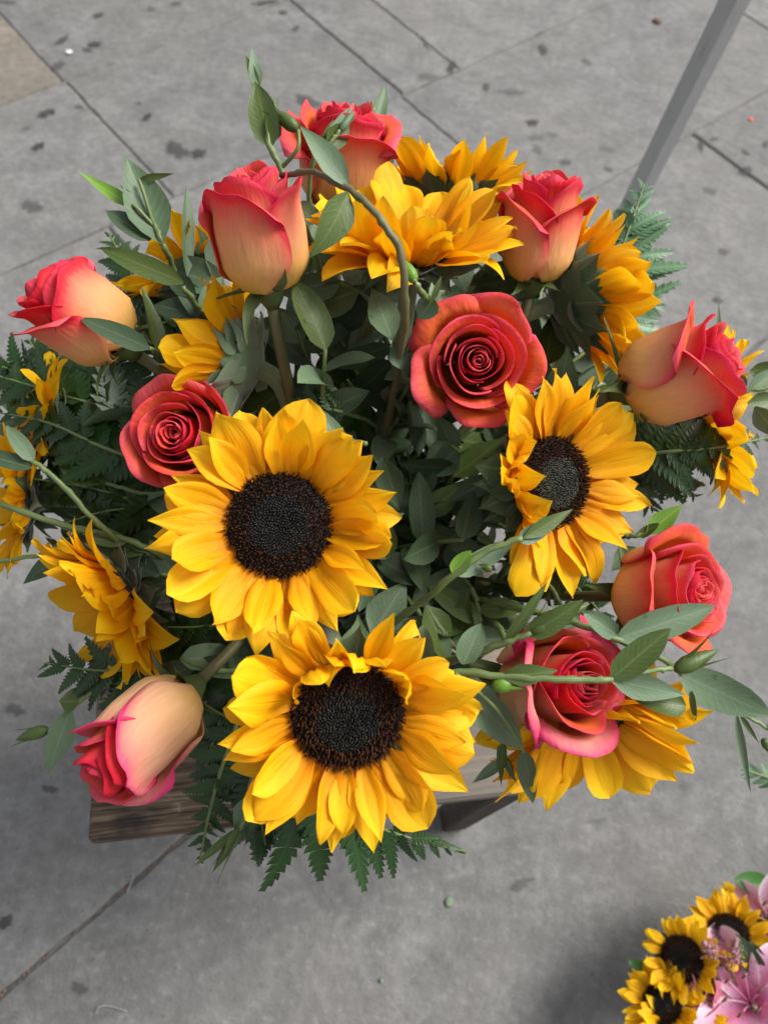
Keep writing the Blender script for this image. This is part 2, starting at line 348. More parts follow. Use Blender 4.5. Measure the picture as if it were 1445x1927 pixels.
M_METAL, t_, b_, o_ = new_mat('grey_painted_metal'); _tc = N(t_, 'TexCoord'); _mp = N(t_, 'Mapping'); _mp.inputs['Scale'].default_value = (60, 60, 9); L(t_, _tc.outputs['Object'], _mp.inputs[0]); _n = N(t_, 'TexNoise', Scale=2., Detail=6.); L(t_, _mp.outputs[0], _n.inputs['Vector']); L(t_, ramp(t_, [(.28, (.33, .33, .32)), (.36, (.42, .43, .43)), (.66, (.44, .45, .45)), (.76, (.50, .50, .50))], _n.outputs['Fac']).outputs[0], b_.inputs['Base Color']); L(t_, math_(t_, 'ADD', .25, math_(t_, 'MULTIPLY', _n.outputs['Fac'], .4)), b_.inputs['Roughness']); b_.inputs['Metallic'].default_value = .35
M_VASE, t_, b_, o_ = new_mat('dark_ceramic'); b_.inputs['Base Color'].default_value = (.03, .035, .035, 1); b_.inputs['Roughness'].default_value = .3
M_BUCKET, t_, b_, o_ = new_mat('black_plastic'); b_.inputs['Base Color'].default_value = (.018, .018, .02, 1); b_.inputs['Roughness'].default_value = .45
def plain(name, c, rough=.7):
    m, t, b, o = new_mat(name); n = N(t, 'TexNoise', Scale=70., Detail=4.); tc = N(t, 'TexCoord'); L(t, tc.outputs['Object'], n.inputs['Vector'])
    L(t, ramp(t, [(.3, tuple(q * .7 for q in c)), (.7, c)], n.outputs['Fac']).outputs[0], b.inputs['Base Color']); b.inputs['Roughness'].default_value = rough; return m
M_CRUMB = plain('crumb', (.16, .10, .07)); M_RUST = plain('rust', (.12, .055, .025)); M_SCRAP = plain('leaf_scrap', (.15, .21, .13))
M_WHITE = plain('white_scrap', (.72, .72, .72)); M_ORANGE = plain('orange_scrap', (.75, .12, .03)); M_WIRE = plain('wire', (.30, .29, .28), .4); M_ASTILBE = plain('astilbe', (.42, .20, .22))

# ------------------------------------------------------------------ pavement
TH = math.radians(47)
E2 = Vector((math.cos(TH), math.sin(TH), 0)); E1 = Vector((-math.sin(TH), math.cos(TH), 0))
def ST(s, t, z=0.0): q = E1 * s + E2 * t + E1 * (.05 * t * (1 - min(1, max(0, (s - .2) / .597))) if s > -1 else 0); return Vector((q.x, q.y, z))
gv, gf = [(-200, -200, -.0042), (200, -200, -.0042), (200, 200, -.0042), (-200, 200, -.0042)], [(0, 1, 2, 3)]
ground = tag(link('ground', mesh('ground', gv, gf, M_DIRT)), None, None, kind='structure')
pave = link('pavement', None); pave['kind'] = 'structure'
ROWS = [(-1.05, -.42, [-1.5, -.85, .45, 1.9]), (-.42, .2, [-1.6, -.66, 1.72, 2.5]), (.2, .797, [-1.5, -.8, .5, 1.75, 2.4]),
        (.797, 1.31, [-1.4, -.75, .42, 1.225, 2.3, 2.9]), (1.31, 1.79, [-.75, -.1, .58, 1.235, 1.425, 2.3, 2.9]),
        (1.79, 2.4, [-.8, -.1, .575, 1.25, 1.43, 2.1, 2.75]), (2.4, 3.0, [-.6, .1, .75, 1.4, 2.1, 2.8])]
rp = random.Random(3)
for (s0, s1, ts) in ROWS:
    for t0, t1 in zip(ts[:-1], ts[1:]):
        g_ = .0019; n1, n2 = max(3, int((t1 - t0) / .035)), max(3, int((s1 - s0) / .035))
        out = []
        for (a, b, n, mk) in (((t0 + g_), (t1 - g_), n1, lambda q: (s0 + g_, q)), ((s0 + g_), (s1 - g_), n2, lambda q: (q, t1 - g_)), ((t1 - g_), (t0 + g_), n1, lambda q: (s1 - g_, q)), ((s1 - g_), (s0 + g_), n2, lambda q: (q, t0 + g_))):
            for i in range(n):
                s_, t_q = mk(a + (b - a) * i / n); j = 0 if i == 0 else 1
                out.append((s_ + rp.uniform(-.0022, .0022) * j, t_q + rp.uniform(-.0022, .0022) * j))
        c = (sum(q[0] for q in out) / len(out), sum(q[1] for q in out) / len(out)); dz = rp.uniform(-.0015, .0015)
        def inset(q, d):
            return (q[0] + (d if q[0] < c[0] else -d) * (1 if abs(q[0] - s0) < .01 or abs(q[0] - s1) < .01 else 0), q[1] + (d if q[1] < c[1] else -d) * (1 if abs(q[1] - t0) < .01 or abs(q[1] - t1) < .01 else 0))
        v = [ST(a, b, -.03) for a, b in out] + [ST(a, b, dz - .0035) for a, b in out] + [ST(*inset(q, .004), dz) for q in out]
        n = len(out); f = [(r * n + i, r * n + (i + 1) % n, (r + 1) * n + (i + 1) % n, (r + 1) * n + i) for r in range(2) for i in range(n)] + [tuple(range(2 * n, 3 * n))]
        tan = (s0 == 1.79 and t1 == .575)
        o = link('paving_slab', mesh('paving_slab', v, f, M_STONE_TAN if tan else M_STONE, smooth_=False), pave)
        if tan: o['label'] = 'tan paving slab, warmer than the grey slabs round it'
# old gum and dirt marks trodden flat into the slabs: (x, y, length px, width px, tilt, strength)
GUM = [(186, 27, 20, 12, 0, .9), (118, 74, 30, 14, -20, .75), (178, 82, 24, 14, -15, .95), (165, 92, 20, 8, 0, .85), (110, 122, 36, 16, -15, .5), (285, 15, 26, 8, 0, .5), (333, 5, 22, 10, 0, .6),
       (85, 213, 34, 16, -10, .85), (100, 210, 12, 12, 0, .85), (72, 275, 24, 18, -15, .95), (148, 200, 22, 8, -5, .6), (48, 242, 20, 12, 0, .4), (277, 219, 20, 14, -25, .9), (262, 194, 12, 8, 0, .6),
       (333, 281, 44, 36, 0, .7), (374, 288, 26, 24, 0, .95), (533, 22, 16, 12, 0, .75), (558, 52, 16, 14, 0, .6), (580, 190, 48, 28, 10, .6), (60, 388, 50, 26, -10, .5), (12, 2, 40, 10, 0, .6),
       (500, 3, 50, 10, -5, .8), (1022, 92, 34, 14, 65, .8), (1018, 60, 12, 8, 0, .7), (915, 162, 20, 12, 60, .75), (1003, 229, 20, 16, 0, .95), (1010, 257, 30, 16, 0, .35), (1040, 252, 24, 12, 0, .35),
       (1065, 304, 22, 18, 0, .6), (1012, 280, 20, 18, 0, .4), (1146, 317, 18, 10, 10, .6), (1105, 116, 24, 12, 10, .45), (968, 172, 50, 16, 5, .35), (1144, 280, 34, 14, 10, .3), (1320, 271, 26, 12, 75, .85), (1343, 261, 16, 10, 0, .6),
       (1402, 286, 18, 14, 20, .6), (1403, 320, 30, 18, 15, .75), (1440, 272, 18, 12, 0, .7), (1337, 358, 26, 16, 10, .45), (1362, 472, 18, 18, 0, .6), (1235, 489, 30, 12, 0, .8), (1352, 563, 20, 14, 0, .7), (850, 125, 22, 20, 0, .9),
       (800, 80, 30, 10, 60, .6), (805, 143, 40, 16, -10, .4), (30, 1335, 40, 26, 0, .5), (95, 1485, 30, 20, 0, .6), (150, 1860, 34, 26, 0, .5), (978, 1665, 34, 30, 0, .45), (1000, 1655, 20, 6, -15, .4), (10, 1735, 30, 30, 0, .8), (1290, 1480, 26, 18, 0, .25), (1120, 1545, 40, 12, 0, .25)]
slabs = [o for o in pave.children]
for (x, y, a, b, ti, st) in GUM:
    c = G(x, y, .0035); k = 22; ph = rp.uniform(0, 9); d1 = G(x + a * .50 * math.cos(math.radians(ti)), y + a * .50 * math.sin(math.radians(ti)), .0035) - c
    d2 = G(x - b * .50 * math.sin(math.radians(ti)), y + b * .50 * math.cos(math.radians(ti)), .0035) - c
    v, uv = [(c.x, c.y, .0030)], [(1, st)]
    for ring, al in ((.5, .75), (1.0, .0)):
        for i in range(k):
            q = 2 * math.pi * i / k; rr = ring * (1.15 + .28 * math.sin(2 * q + ph) + .18 * math.sin(5 * q + ph * 2) + rp.uniform(-.1, .1))
            p = c + d1 * math.cos(q) * rr + d2 * math.sin(q) * rr; v.append((p.x, p.y, .0030 if ring < 1 else .0022)); uv.append((al, st))
    f = [(0, 1 + i, 1 + (i + 1) % k) for i in range(k)] + [(1 + i, 1 + k + i, 1 + k + (i + 1) % k, 1 + (i + 1) % k) for i in range(k)]
    me = mesh('gum_stain', v, f, M_GUM, uv)
    if me.polygons[0].normal.z < 0: me.flip_normals()
    link('gum_stain', me, pave)

def pebble(c, r, mat, name='crumb', rs=rp, flat=.6):
    v = []; 
    for la in (-1, -.5, 0, .5, 1):
        for j in range(7):
            q = j / 7 * 6.283; k = math.sqrt(max(0, 1 - la * la)) + .02
            v.append((c[0] + r * k * math.cos(q) * rs.uniform(.75, 1.25), c[1] + r * k * math.sin(q) * rs.uniform(.75, 1.25), c[2] + r * flat * la + r * flat * .8))
    f = [(i * 7 + j, i * 7 + (j + 1) % 7, (i + 1) * 7 + (j + 1) % 7, (i + 1) * 7 + j) for i in range(4) for j in range(7)] + [tuple(range(7))[::-1], tuple(range(28, 35))]
    return v, f
def small(name, px, py, r, mat, label, cat, flat=.3):
    c = G(px, py, .002); v, f = pebble((0, 0, 0), r, mat, flat=flat)
    o = link(name, mesh(name, v, f, mat)); o.location = c; return tag(o, label, cat)
small('bottle_cap', 1237, 40, .013, M_RUST, 'rusty brown flattened disc lying in the joint by the grey metal pole', 'debris', .2)
small('paper_scrap', 130, 98, .008, M_WHITE, 'tiny white scrap of paper between dark gum stains on the slab', 'litter', .2)
small('orange_scrap', 1412, 225, .006, M_ORANGE, 'tiny orange-red scrap on the pale slab right of the metal pole', 'litter', .3)
small('leaf_scrap', 845, 1697, .006, M_SCRAP, 'pale green leaf scrap lying alone on the grey slab below the stool', 'leaf scrap', .12)
small('leaf_scrap', 718, 1845, .003, M_SCRAP, 'smallest pale green leaf speck on the slab near the bottom edge', 'leaf scrap', .2)
small('leaf_scrap', 80, 1445, .004, M_SCRAP, 'yellowish leaf scrap on the pavement left of the stool corner', 'leaf scrap', .2)
v, f = [], []
for i in range(90):                                              # crumbs caught in the open joint
    t = rp.uniform(-.5, .0); s = rp.gauss(.2, .008); a, b = pebble(ST(s, t, -.004), rp.uniform(.0008, .0028), None)
    f += [tuple(q + len(v) for q in w_) for w_ in b]; v += a
tag(link('debris', mesh('debris', v, f, M_CRUMB)), 'brown grit and crumbs caught in the open joint beside the stool', None, kind='stuff')
def wire(pts, label):
    w_ = [G(x, y, .0035 + .002 * (i % 2)) for i, (x, y) in enumerate(pts)]
    o = link('wire', mesh('wire', *tube(catmull([q - w_[0] for q in w_], 20), 0.0007, 6)[:2], M_WIRE)); o.location = w_[0]; return tag(o, label, 'wire')
wire([(238, 1645), (252, 1645), (246, 1665), (240, 1680)], 'short hooked piece of grey wire lying in the joint below the stool')
wire([(182, 1908), (186, 1896), (205, 1893), (240, 1903)], 'thin bent grey wire lying flat on the slab at the bottom')

# ------------------------------------------------------------------ grey pole
def box(x0, x1, y0, y1, z0, z1, bev=.0, jit=0., rs=rnd):
    b = bev; v, f = [], []
    def add(z, i): v.extend([(x0 + i + b, y0 + i, z), (x1 - i - b, y0 + i, z), (x1 - i, y0 + i + b, z), (x1 - i, y1 - i - b, z), (x1 - i - b, y1 - i, z), (x0 + i + b, y1 - i, z), (x0 + i, y1 - i - b, z), (x0 + i, y0 + i + b, z)])
    add(z0, b); add(z0 + b, 0); add(z1 - b, 0); add(z1, b)
    for r in range(3): f += [(r * 8 + i, r * 8 + (i + 1) % 8, (r + 1) * 8 + (i + 1) % 8, (r + 1) * 8 + i) for i in range(8)]
    f += [tuple(range(8))[::-1], tuple(range(24, 32))]
    return v, f
pf, pt = G(1118, 528, 0), P(1385, 0, 0)
r_ = ray(1381, 0); pt = EYE + r_ * ((.60 - CAM_Z) / r_.z); pt = pf + (pt - pf) * 1.7
pm = axis_frame(pt - pf, Vector((math.cos(math.radians(-58)), math.sin(math.radians(-58)), 0)), pf)
pole = thing('metal_pole', 'slim grey square metal pole rising from the pavement behind the flowers', 'pole', pm)
h_ = (pt - pf).length
link('post', mesh('post', *box(-.0155, .0155, -.0155, .0155, .012, h_, .002), M_METAL, smooth_=False), pole)
link('base_plate', mesh('base_plate', *box(-.035, .035, -.035, .035, 0.002, .0115, .002), M_METAL, smooth_=False), pole)

# ------------------------------------------------------------------ stool
ST_Z = .40
fl, fr = G(165, 1587, ST_Z), G(1008, 1491, ST_Z)
sx = (fr - fl).normalized(); sy = Vector((0, 0, 1)).cross(sx); SW = (fr - fl).length; SDP = .34
sm = Matrix((sx, sy, Vector((0, 0, 1)))).transposed().to_4x4(); sm.translation = Vector((fl.x, fl.y, 0))
stool = thing('wooden_stool', 'low worn wooden stool with plank top standing under the bouquet', 'stool', sm)
ys = [0.0, .082, .168, .254, SDP]
for i in range(4):
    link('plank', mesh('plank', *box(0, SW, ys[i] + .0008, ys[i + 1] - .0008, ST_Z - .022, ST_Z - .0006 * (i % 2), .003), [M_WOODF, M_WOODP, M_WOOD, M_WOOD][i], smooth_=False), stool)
for (x0, x1, y0, y1) in ((.03, SW - .03, .03, .048), (.03, SW - .03, SDP - .048, SDP - .03)):
    link('apron', mesh('apron', *box(x0, x1, y0, y1, ST_Z - .075, ST_Z - .0225, .002), M_WOODD, smooth_=False), stool)
for x, y in ((.05, .09), (SW - .019, .019), (.05, SDP - .05), (SW - .04, SDP - .05)):
    link('leg', mesh('leg', *box(x - .018, x + .018, y - .018, y + .018, 0.003, ST_Z - .0228, .003), M_WOODD, smooth_=False), stool)

# ------------------------------------------------------------------ vase
VC = sm @ Vector((SW * .52, SDP * .55, ST_Z))
VB = ST_Z; MOUTH = Vector((VC.x, VC.y, ST_Z + .135))
def lathe(prof, k=28):
    v = [(r * math.cos(2 * math.pi * j / k), r * math.sin(2 * math.pi * j / k), z) for r, z in prof for j in range(k)]
    n = len(prof); f = [(i * k + j, i * k + (j + 1) % k, (i + 1) * k + (j + 1) % k, (i + 1) * k + j) for i in range(n - 1) for j in range(k)]
    return v, f + [tuple(range(k))[::-1], tuple((n - 1) * k + j for j in range(k))]
vase = link('vase', mesh('vase', *lathe([(.038, .001), (.045, .004), (.052, .05), (.048, .10), (.046, .135), (.043, .135), (.044, .10), (.046, .05), (.038, .012)]), M_VASE), None, Matrix.Translation((VC.x, VC.y, VB + .001)))
tag(vase, 'dark vase on the stool hidden under leaves, holding the big bouquet', 'vase')

HEADS = []
def stem_to(head, back, k=.35, mouth=None, n=16):
    """stem line from inside the vase to the head, arriving along -back"""
    mo = Vector(mouth or MOUTH); a = rnd.uniform(0, 6.28); rr = rnd.uniform(.008, .032)
    base = Vector((mo.x + rr * math.cos(a), mo.y + rr * math.sin(a), mo.z - .03)); head = Vector(head); back = Vector(back)
    d = (head - base).length
    return bezier(base, base + Vector((0, 0, d * .35)) + (head - base) * .1, head + back * d * k, head, n)
def local_tube(pts, r, root_m, k=8):
    inv = np.array(root_m.inverted()); p = np.c_[np.asarray(pts), np.ones(len(pts))] @ inv.T
    return tube(p[:, :3], r, k)

# ------------------------------------------------------------------ sunflowers
PROF = [(0, .34), (.12, .56), (.32, .90), (.48, 1), (.64, .90), (.78, .66), (.89, .36), (.96, .14), (1, .01)]
PROF2 = [(0, .30), (.15, .60), (.35, .95), (.5, 1), (.64, .86), (.78, .56), (.90, .24), (1, .01)]
PROF3 = [(0, .38), (.12, .6), (.3, .85), (.5, .97), (.72, 1), (.86, .82), (.94, .5), (.985, .2), (1, .04)]
pr = random.Random(11)
def petal_mesh(mat, L_, W_, b, cup, tw, pr_, wave):
    return mesh('petal', *(lambda a: (a[0], a[1]))(blade(L_, W_, pr_, 9, 15, b, cup, .065, tw, wave, pr.uniform(0, 6))), mat, blade(L_, W_, pr_, 9, 15, b)[2])
def petal_bank(mat, n, curl):
    out = []
    for i in range(n):
        if curl: b = (pr.uniform(.1, .4), pr.uniform(.8, 1.5), pr.uniform(-.5, .5)); W_ = pr.uniform(.46, .60); cup = pr.uniform(.1, .5); tw = pr.uniform(-.8, .8)
        else: b = (pr.uniform(-.05, .25), pr.uniform(-.5, .45), pr.uniform(-.7, .3)); W_ = pr.uniform(.40, .55); cup = pr.uniform(-.15, .5); tw = pr.uniform(-.5, .5)
        out.append(petal_mesh(mat, 1., W_, b, cup, tw, [PROF, PROF2, PROF3][i % 3], pr.uniform(.03, .10)))
    return out
BANK, CURL = petal_bank(M_SUN, 24, False), petal_bank(M_SUN, 7, True)
BANK2 = petal_bank(M_SUN2, 8, False)

def floret_mesh(name, r0, r1, n0, n1, hgt, wid, mat, lean, jit):
    v, f, uv = [], [], []; rs = random.Random(n1)
    ntot = 1150
    for i in range(n0, n1):
        rr = math.sqrt(i / ntot); a = i * 2.399963
        if rr < r0 or rr > r1: continue
        z = .26 * (1 - rr ** 2.2) - .10 * math.exp(-(rr / .28) ** 2)
        c = Vector((rr * math.cos(a), rr * math.sin(a), z)); out = Vector((math.cos(a), math.sin(a), 0))
        hh = hgt * rs.uniform(.7, 1.3); up = (Vector((0, 0, 1)) + out * lean(rr) + Vector((rs.gauss(0, jit), rs.gauss(0, jit), 0))).normalized()
        x = up.orthogonal().normalized(); y = up.cross(x); o = len(v); tint = rs.random()
        for h, k in ((-.02, .9), (hh * .6, 1.0), (hh, .35)):
            for q in range(4): v.append(c + up * h + (x * math.cos(q * math.pi / 2) + y * math.sin(q * math.pi / 2)) * wid * k); uv.append((tint, max(0, h / hh)))
        f += [(o + r * 4 + q, o + r * 4 + (q + 1) % 4, o + (r + 1) * 4 + (q + 1) % 4, o + (r + 1) * 4 + q) for r in range(2) for q in range(4)] + [(o + 8, o + 9, o + 10, o + 11)]
    return mesh(name, v, f, mat, uv, smooth_=False)
FLO_IN = floret_mesh('inner_florets', 0, .60, 0, 1150, .075, .019, M_FLO_IN, lambda r: -.3 * r, .13)
FLO_PALE = floret_mesh('inner_florets', 0, .60, 0, 1150, .075, .019, M_FLO_PALE, lambda r: -.3 * r, .13)
FLO_OUT = floret_mesh('outer_florets', .56, 1.02, 0, 1190, .15, .016, M_FLO_OUT, lambda r: .5 * (r - .7), .22)
DISC = mesh('seed_disc', *lathe([(1.0, -.12), (1.02, .0), (.9, .06), (.7, .13), (.5, .19), (.3, .17), (.1, .14), (.02, .14)], 24), M_DISC)
RECEP = [mesh('receptacle', *lathe([(.17, -.62), (.26, -.55), (.55, -.42), (.85, -.28), (1.0, -.12), (.98, -.05)], 20), m_) for m_ in (M_BRACT, M_BRACTL)]
BPROF = [(0, .75), (.15, .97), (.32, 1), (.5, .74), (.68, .36), (.84, .12), (1, .015)]
BR = []
for m_ in (M_BRACT, M_BRACTL):
    BR.append([mesh('bract', *(lambda a: a[:2])(blade(1., .92, BPROF, 7, 11, b, .32, 0, tw, .03)), m_, blade(1., .92, BPROF, 7, 11)[2]) for b, tw in (((.0, .3, -.2), .1), ((.1, -.3, .5), -.2), ((-.1, .5, -.9), .25), ((.15, -.1, .7), 0))])

def sunflower(label, px, py, d, n, rd=.031, pl=.047, elev=24, npet=(15, 19), curl=None, seed=0, pale=False, bank=None, bract=0, stem_r=.0065, group='sunflowers in the big bouquet', mouth=None, face=True, tilt=None, up=(0, 1, 0), espread=8, back=.35, squash=None):
    rs = random.Random(seed); c = P(px, py, d); nn = view_dir(px, py, n); u = view_dir(px, py, up)
    m = axis_frame(nn, u, c); root = thing('sunflower', label, 'sunflower', m, group); HEADS.append(c)
    link('seed_disc', DISC, root, Matrix.Diagonal((rd, rd, rd, 1)))
    if face:
        o = link('inner_florets', FLO_PALE if pale else FLO_IN, root, Matrix.Diagonal((rd, rd, rd, 1))); o['kind'] = 'stuff'
        o = link('outer_florets', FLO_OUT, root, Matrix.Diagonal((rd, rd, rd, 1))); o['kind'] = 'stuff'
    link('receptacle', RECEP[bract], root, Matrix.Diagonal((rd, rd, rd, 1)))
    bk = bank or BANK
    for row, cnt in enumerate(npet):
        off = rs.uniform(0, 6.28)
        for i in range(cnt):
            a = off + 2 * math.pi * (i + rs.uniform(-.28, .28)) / cnt
            ce = math.degrees((a + math.pi) % (2 * math.pi))                     # 0..360, with 270 = up in the picture
            ang = math.degrees(a) % 360
            mesh_, e = rs.choice(bk), math.radians(elev + (6, -5, -13)[row] + rs.gauss(0, espread)); ll = pl * rs.uniform(.86, 1.1) * (.90, 1.0, .98)[row]
            if curl and abs((ang - curl[0] + 180) % 360 - 180) < curl[1] and rs.random() < curl[2]:
                mesh_ = rs.choice(CURL); ll *= .85; e += math.radians(10)
            if tilt: e += math.radians(tilt[1]) * math.cos(math.radians(ang - tilt[0]))
            if squash and abs((ang - squash[0] + 180) % 360 - 180) < squash[1]: ll *= squash[2]
            rad = Vector((math.cos(a), math.sin(a), 0)); z = Vector((0, 0, 1))
            y = rad * math.cos(e) + z * math.sin(e); zz = z * math.cos(e) - rad * math.sin(e)
            zz = Quaternion(y, rs.gauss(0, .22)) @ zz
            link('petal', mesh_, root, frame(y, zz, rad * rd * (.95 - .03 * row) + z * rd * (.02 - .07 * row), (ll * rs.uniform(.9, 1.1), ll, ll)))
    for row, (cnt, r0, z0, e0) in enumerate(((13, .93, -.24 if face else -.16, -8 if face else elev - 8), (11, .80, -.28, -22 if face else elev - 20), (7, .58, -.40, -30 if face else elev - 36))):
        for i in range(cnt):
            a = 2 * math.pi * (i + .5 * row + rs.uniform(-.25, .25)) / cnt; e = math.radians(e0 + rs.gauss(0, 13))
            rad = Vector((math.cos(a), math.sin(a), 0)); z = Vector((0, 0, 1)); y = rad * math.cos(e) + z * math.sin(e); zz = z * math.cos(e) - rad * math.sin(e)
            ll = rd * rs.uniform(.72, .98)
            link('bract', rs.choice(BR[bract]), root, frame(y, Quaternion(y, rs.gauss(0, .25)) @ zz, rad * rd * r0 + z * rd * z0, ll))
    end = c - nn * rd * .55
    pts = stem_to(end, -nn, back, mouth)
    v, f, uv = local_tube(pts, (stem_r * .9, stem_r * .9, stem_r * 1.05), m, 10); link('stem', mesh('stem', v, f, M_STEMSUN, uv), root)
    return root

sunflower('big sunflower facing the viewer, left of centre, dark disc fully in view', 526, 988, .455, (-.03, .06, 1), .0315, .047, 22, (17, 20, 15), seed=6, espread=9)
sunflower('frontmost sunflower at the bottom, upper petals folded over its dark disc', 654, 1346, .430, (.05, -.42, .88), .0320, .0495, 19, (17, 22, 16), curl=(90, 60, .6), squash=(90, 62, .80), seed=9, espread=6)
sunflower('sunflower with a grey-green disc centre under the open rose, its left petals folded', 1037, 908, .50, (.60, -.02, .72), .030, .049, 16, (16, 19, 12), curl=(180, 55, .85), seed=14, pale=True, squash=(180, 60, .8))
sunflower('sunflower opening upwards behind the arching stem, disc a thin dark line', 772, 462, .52, (.03, .90, .40), .029, .050, 30, (16, 20, 12), seed=23, tilt=(270, 12), curl=(270, 60, .2), espread=9)
sunflower('sunflower seen from behind between the two rear roses, petals fanned upward', 846, 368, .62, (.08, .97, -.20), .029, .046, 40, (13, 16), seed=25, face=False)
sunflower('sunflower turned away under the right rear rose, dark green bracts facing us', 1078, 560, .575, (.86, .26, -.36), .031, .050, 40, (17, 20), seed=33, face=False, back=.3)
sunflower('sunflower half hidden behind the right-hand rose, petals showing below and beside it', 1338, 790, .60, (.90, .10, .08), .029, .050, 24, (14, 16), seed=37, face=False)
sunflower('sunflower behind the large rear left rose, petals pointing up past grey leaves', 372, 510, .66, (-.55, .76, -.25), .030, .050, 30, (14, 16), seed=41, face=False)
sunflower('sunflower seen from behind with pale woolly bracts, above the small pink rose', 452, 684, .55, (-.86, .26, -.34), .029, .048, 46, (15, 18), seed=46, face=False, bract=1, back=.2)
sunflower('sunflower cut by the left edge under dark fern tips', 84, 800, .64, (-.85, .30, .15), .026, .041, 22, (13, 15), seed=51, face=False)
sunflower('lowest sunflower cut by the left edge, beside the long pale stems', 40, 940, .64, (-.95, -.02, .12), .027, .043, 22, (13, 15), seed=55, face=False)
sunflower('shaded sunflower drooping to the lower left above the rose bud', 228, 1126, .56, (-.78, -.46, .24), .027, .050, 32, (20, 24, 14), seed=64, tilt=(45, 14), espread=7)
sunflower('sunflower hanging below the pink and yellow rose, disc almost covered', 1108, 1352, .54, (.24, -.84, .40), .026, .065, 22, (16, 20, 12), seed=63)

# ------------------------------------------------------------------ roses
def rose_petal(R, H, frac, opn, th, al, rs, curl, core, cen=(0, 0)):
    nu, nv = 17, 15
    o = opn * frac ** 1.4
    Rk = R * (.03 + .97 * frac); Hk = H * (.90 + .09 * math.sin(frac * 2.6) - .13 * o + rs.uniform(-.05, .045))
    pv = [0, .12, .32, .58, .82, 1]
    pr_ = [.30 / max(frac, .3), .66, .98, 1.0 + .10 * o, .90 + .42 * o, .86 + .78 * o]
    pz = [0.0, .05, .24, .56, .84 - .02 * o, 1.0 - .10 * o]
    ph, ph2 = rs.uniform(0, 6), rs.uniform(0, 6); tip = rs.uniform(.01, .06) if frac > .7 else 0; sp = .09
    U = np.linspace(-1, 1, nu); V = np.linspace(0, 1, nv); p = np.zeros((nv, nu, 3)); uv = np.zeros((nv, nu, 2))
    for j, v in enumerate(V):
        for i, u in enumerate(U):
            top = 1 - (.25 if frac > .7 else .10) * abs(u) ** 2.3 + tip * math.exp(-(u / .13) ** 2) + .016 * math.sin(5 * u + ph)
            q = v * top; g = (.38 + .62 * float(smooth(q / .42))) * (math.sqrt(1 - (.42 if frac > .9 else .2) * max(0, (v - .58) / .42) ** 2.2) if frac > .6 else 1)
            r = np.interp(q, pv, pr_) * Rk; z = np.interp(q, pv, pz) * Hk
            if q > 1: z += (q - 1) * Hk
            c = float(smooth((v - .76) / .24)); cu = curl * (.7 + .45 * abs(u) ** 1.5)
            r += R * .022 * math.cos(3.6 * u + ph2) * math.sin(math.pi * min(1, v)) * frac; r += cu * R * c * (.65 + .35 * c); z -= cu * R * .55 * c * c
            r *= 1 + sp * u + (.05 * math.sin(2 * (th + u * al) + ph2) if frac < .7 else 0)
            z += R * (.030 if frac > .5 else .012) * math.sin(8 * u + ph) * v ** 6; r += R * .020 * frac * math.sin(7 * u + ph2) * v ** 4 + R * .012 * math.sin(9 * v + ph) * v
            a = th + u * al * g
            p[j, i] = (r * math.cos(a) + cen[0] * v, r * math.sin(a) + cen[1] * v, z); uv[j, i] = (u * .5 + .5, v)
    du = np.gradient(p, axis=1); dv = np.gradient(p, axis=0); n = np.cross(du, dv); n /= np.linalg.norm(n, axis=2)[:, :, None] + 1e-12
    t = .00028; A, B = (p + n * t).reshape(-1, 3), (p - n * t).reshape(-1, 3); k = nu * nv
    f1 = grid_faces(nu, nv); f2 = [tuple(q + k for q in w_[::-1]) for w_ in f1]
    bd = [(i, i + 1) for i in range(nu - 1)][::-1] and []
    edge = list(range(nu)) + [j * nu + nu - 1 for j in range(1, nv)] + [(nv - 1) * nu + i for i in range(nu - 2, -1, -1)] + [j * nu for j in range(nv - 2, 0, -1)]
    f3 = [(edge[(i + 1) % len(edge)], edge[i], edge[i] + k, edge[(i + 1) % len(edge)] + k) for i in range(len(edge))]
    mats = [M_ROSE_CORE, M_ROSE_CORE] if core else [M_ROSE_OUT, M_ROSE_IN]
    return mesh('petal', np.r_[A, B], f1 + f2 + f3, mats, np.r_[uv.reshape(-1, 2), uv.reshape(-1, 2)], [0] * len(f1) + [1] * len(f2) + [0] * len(f3))
SPROF = [(0, .55), (.1, .9), (.25, 1), (.5, .7), (.75, .32), (.92, .12), (1, .02)]
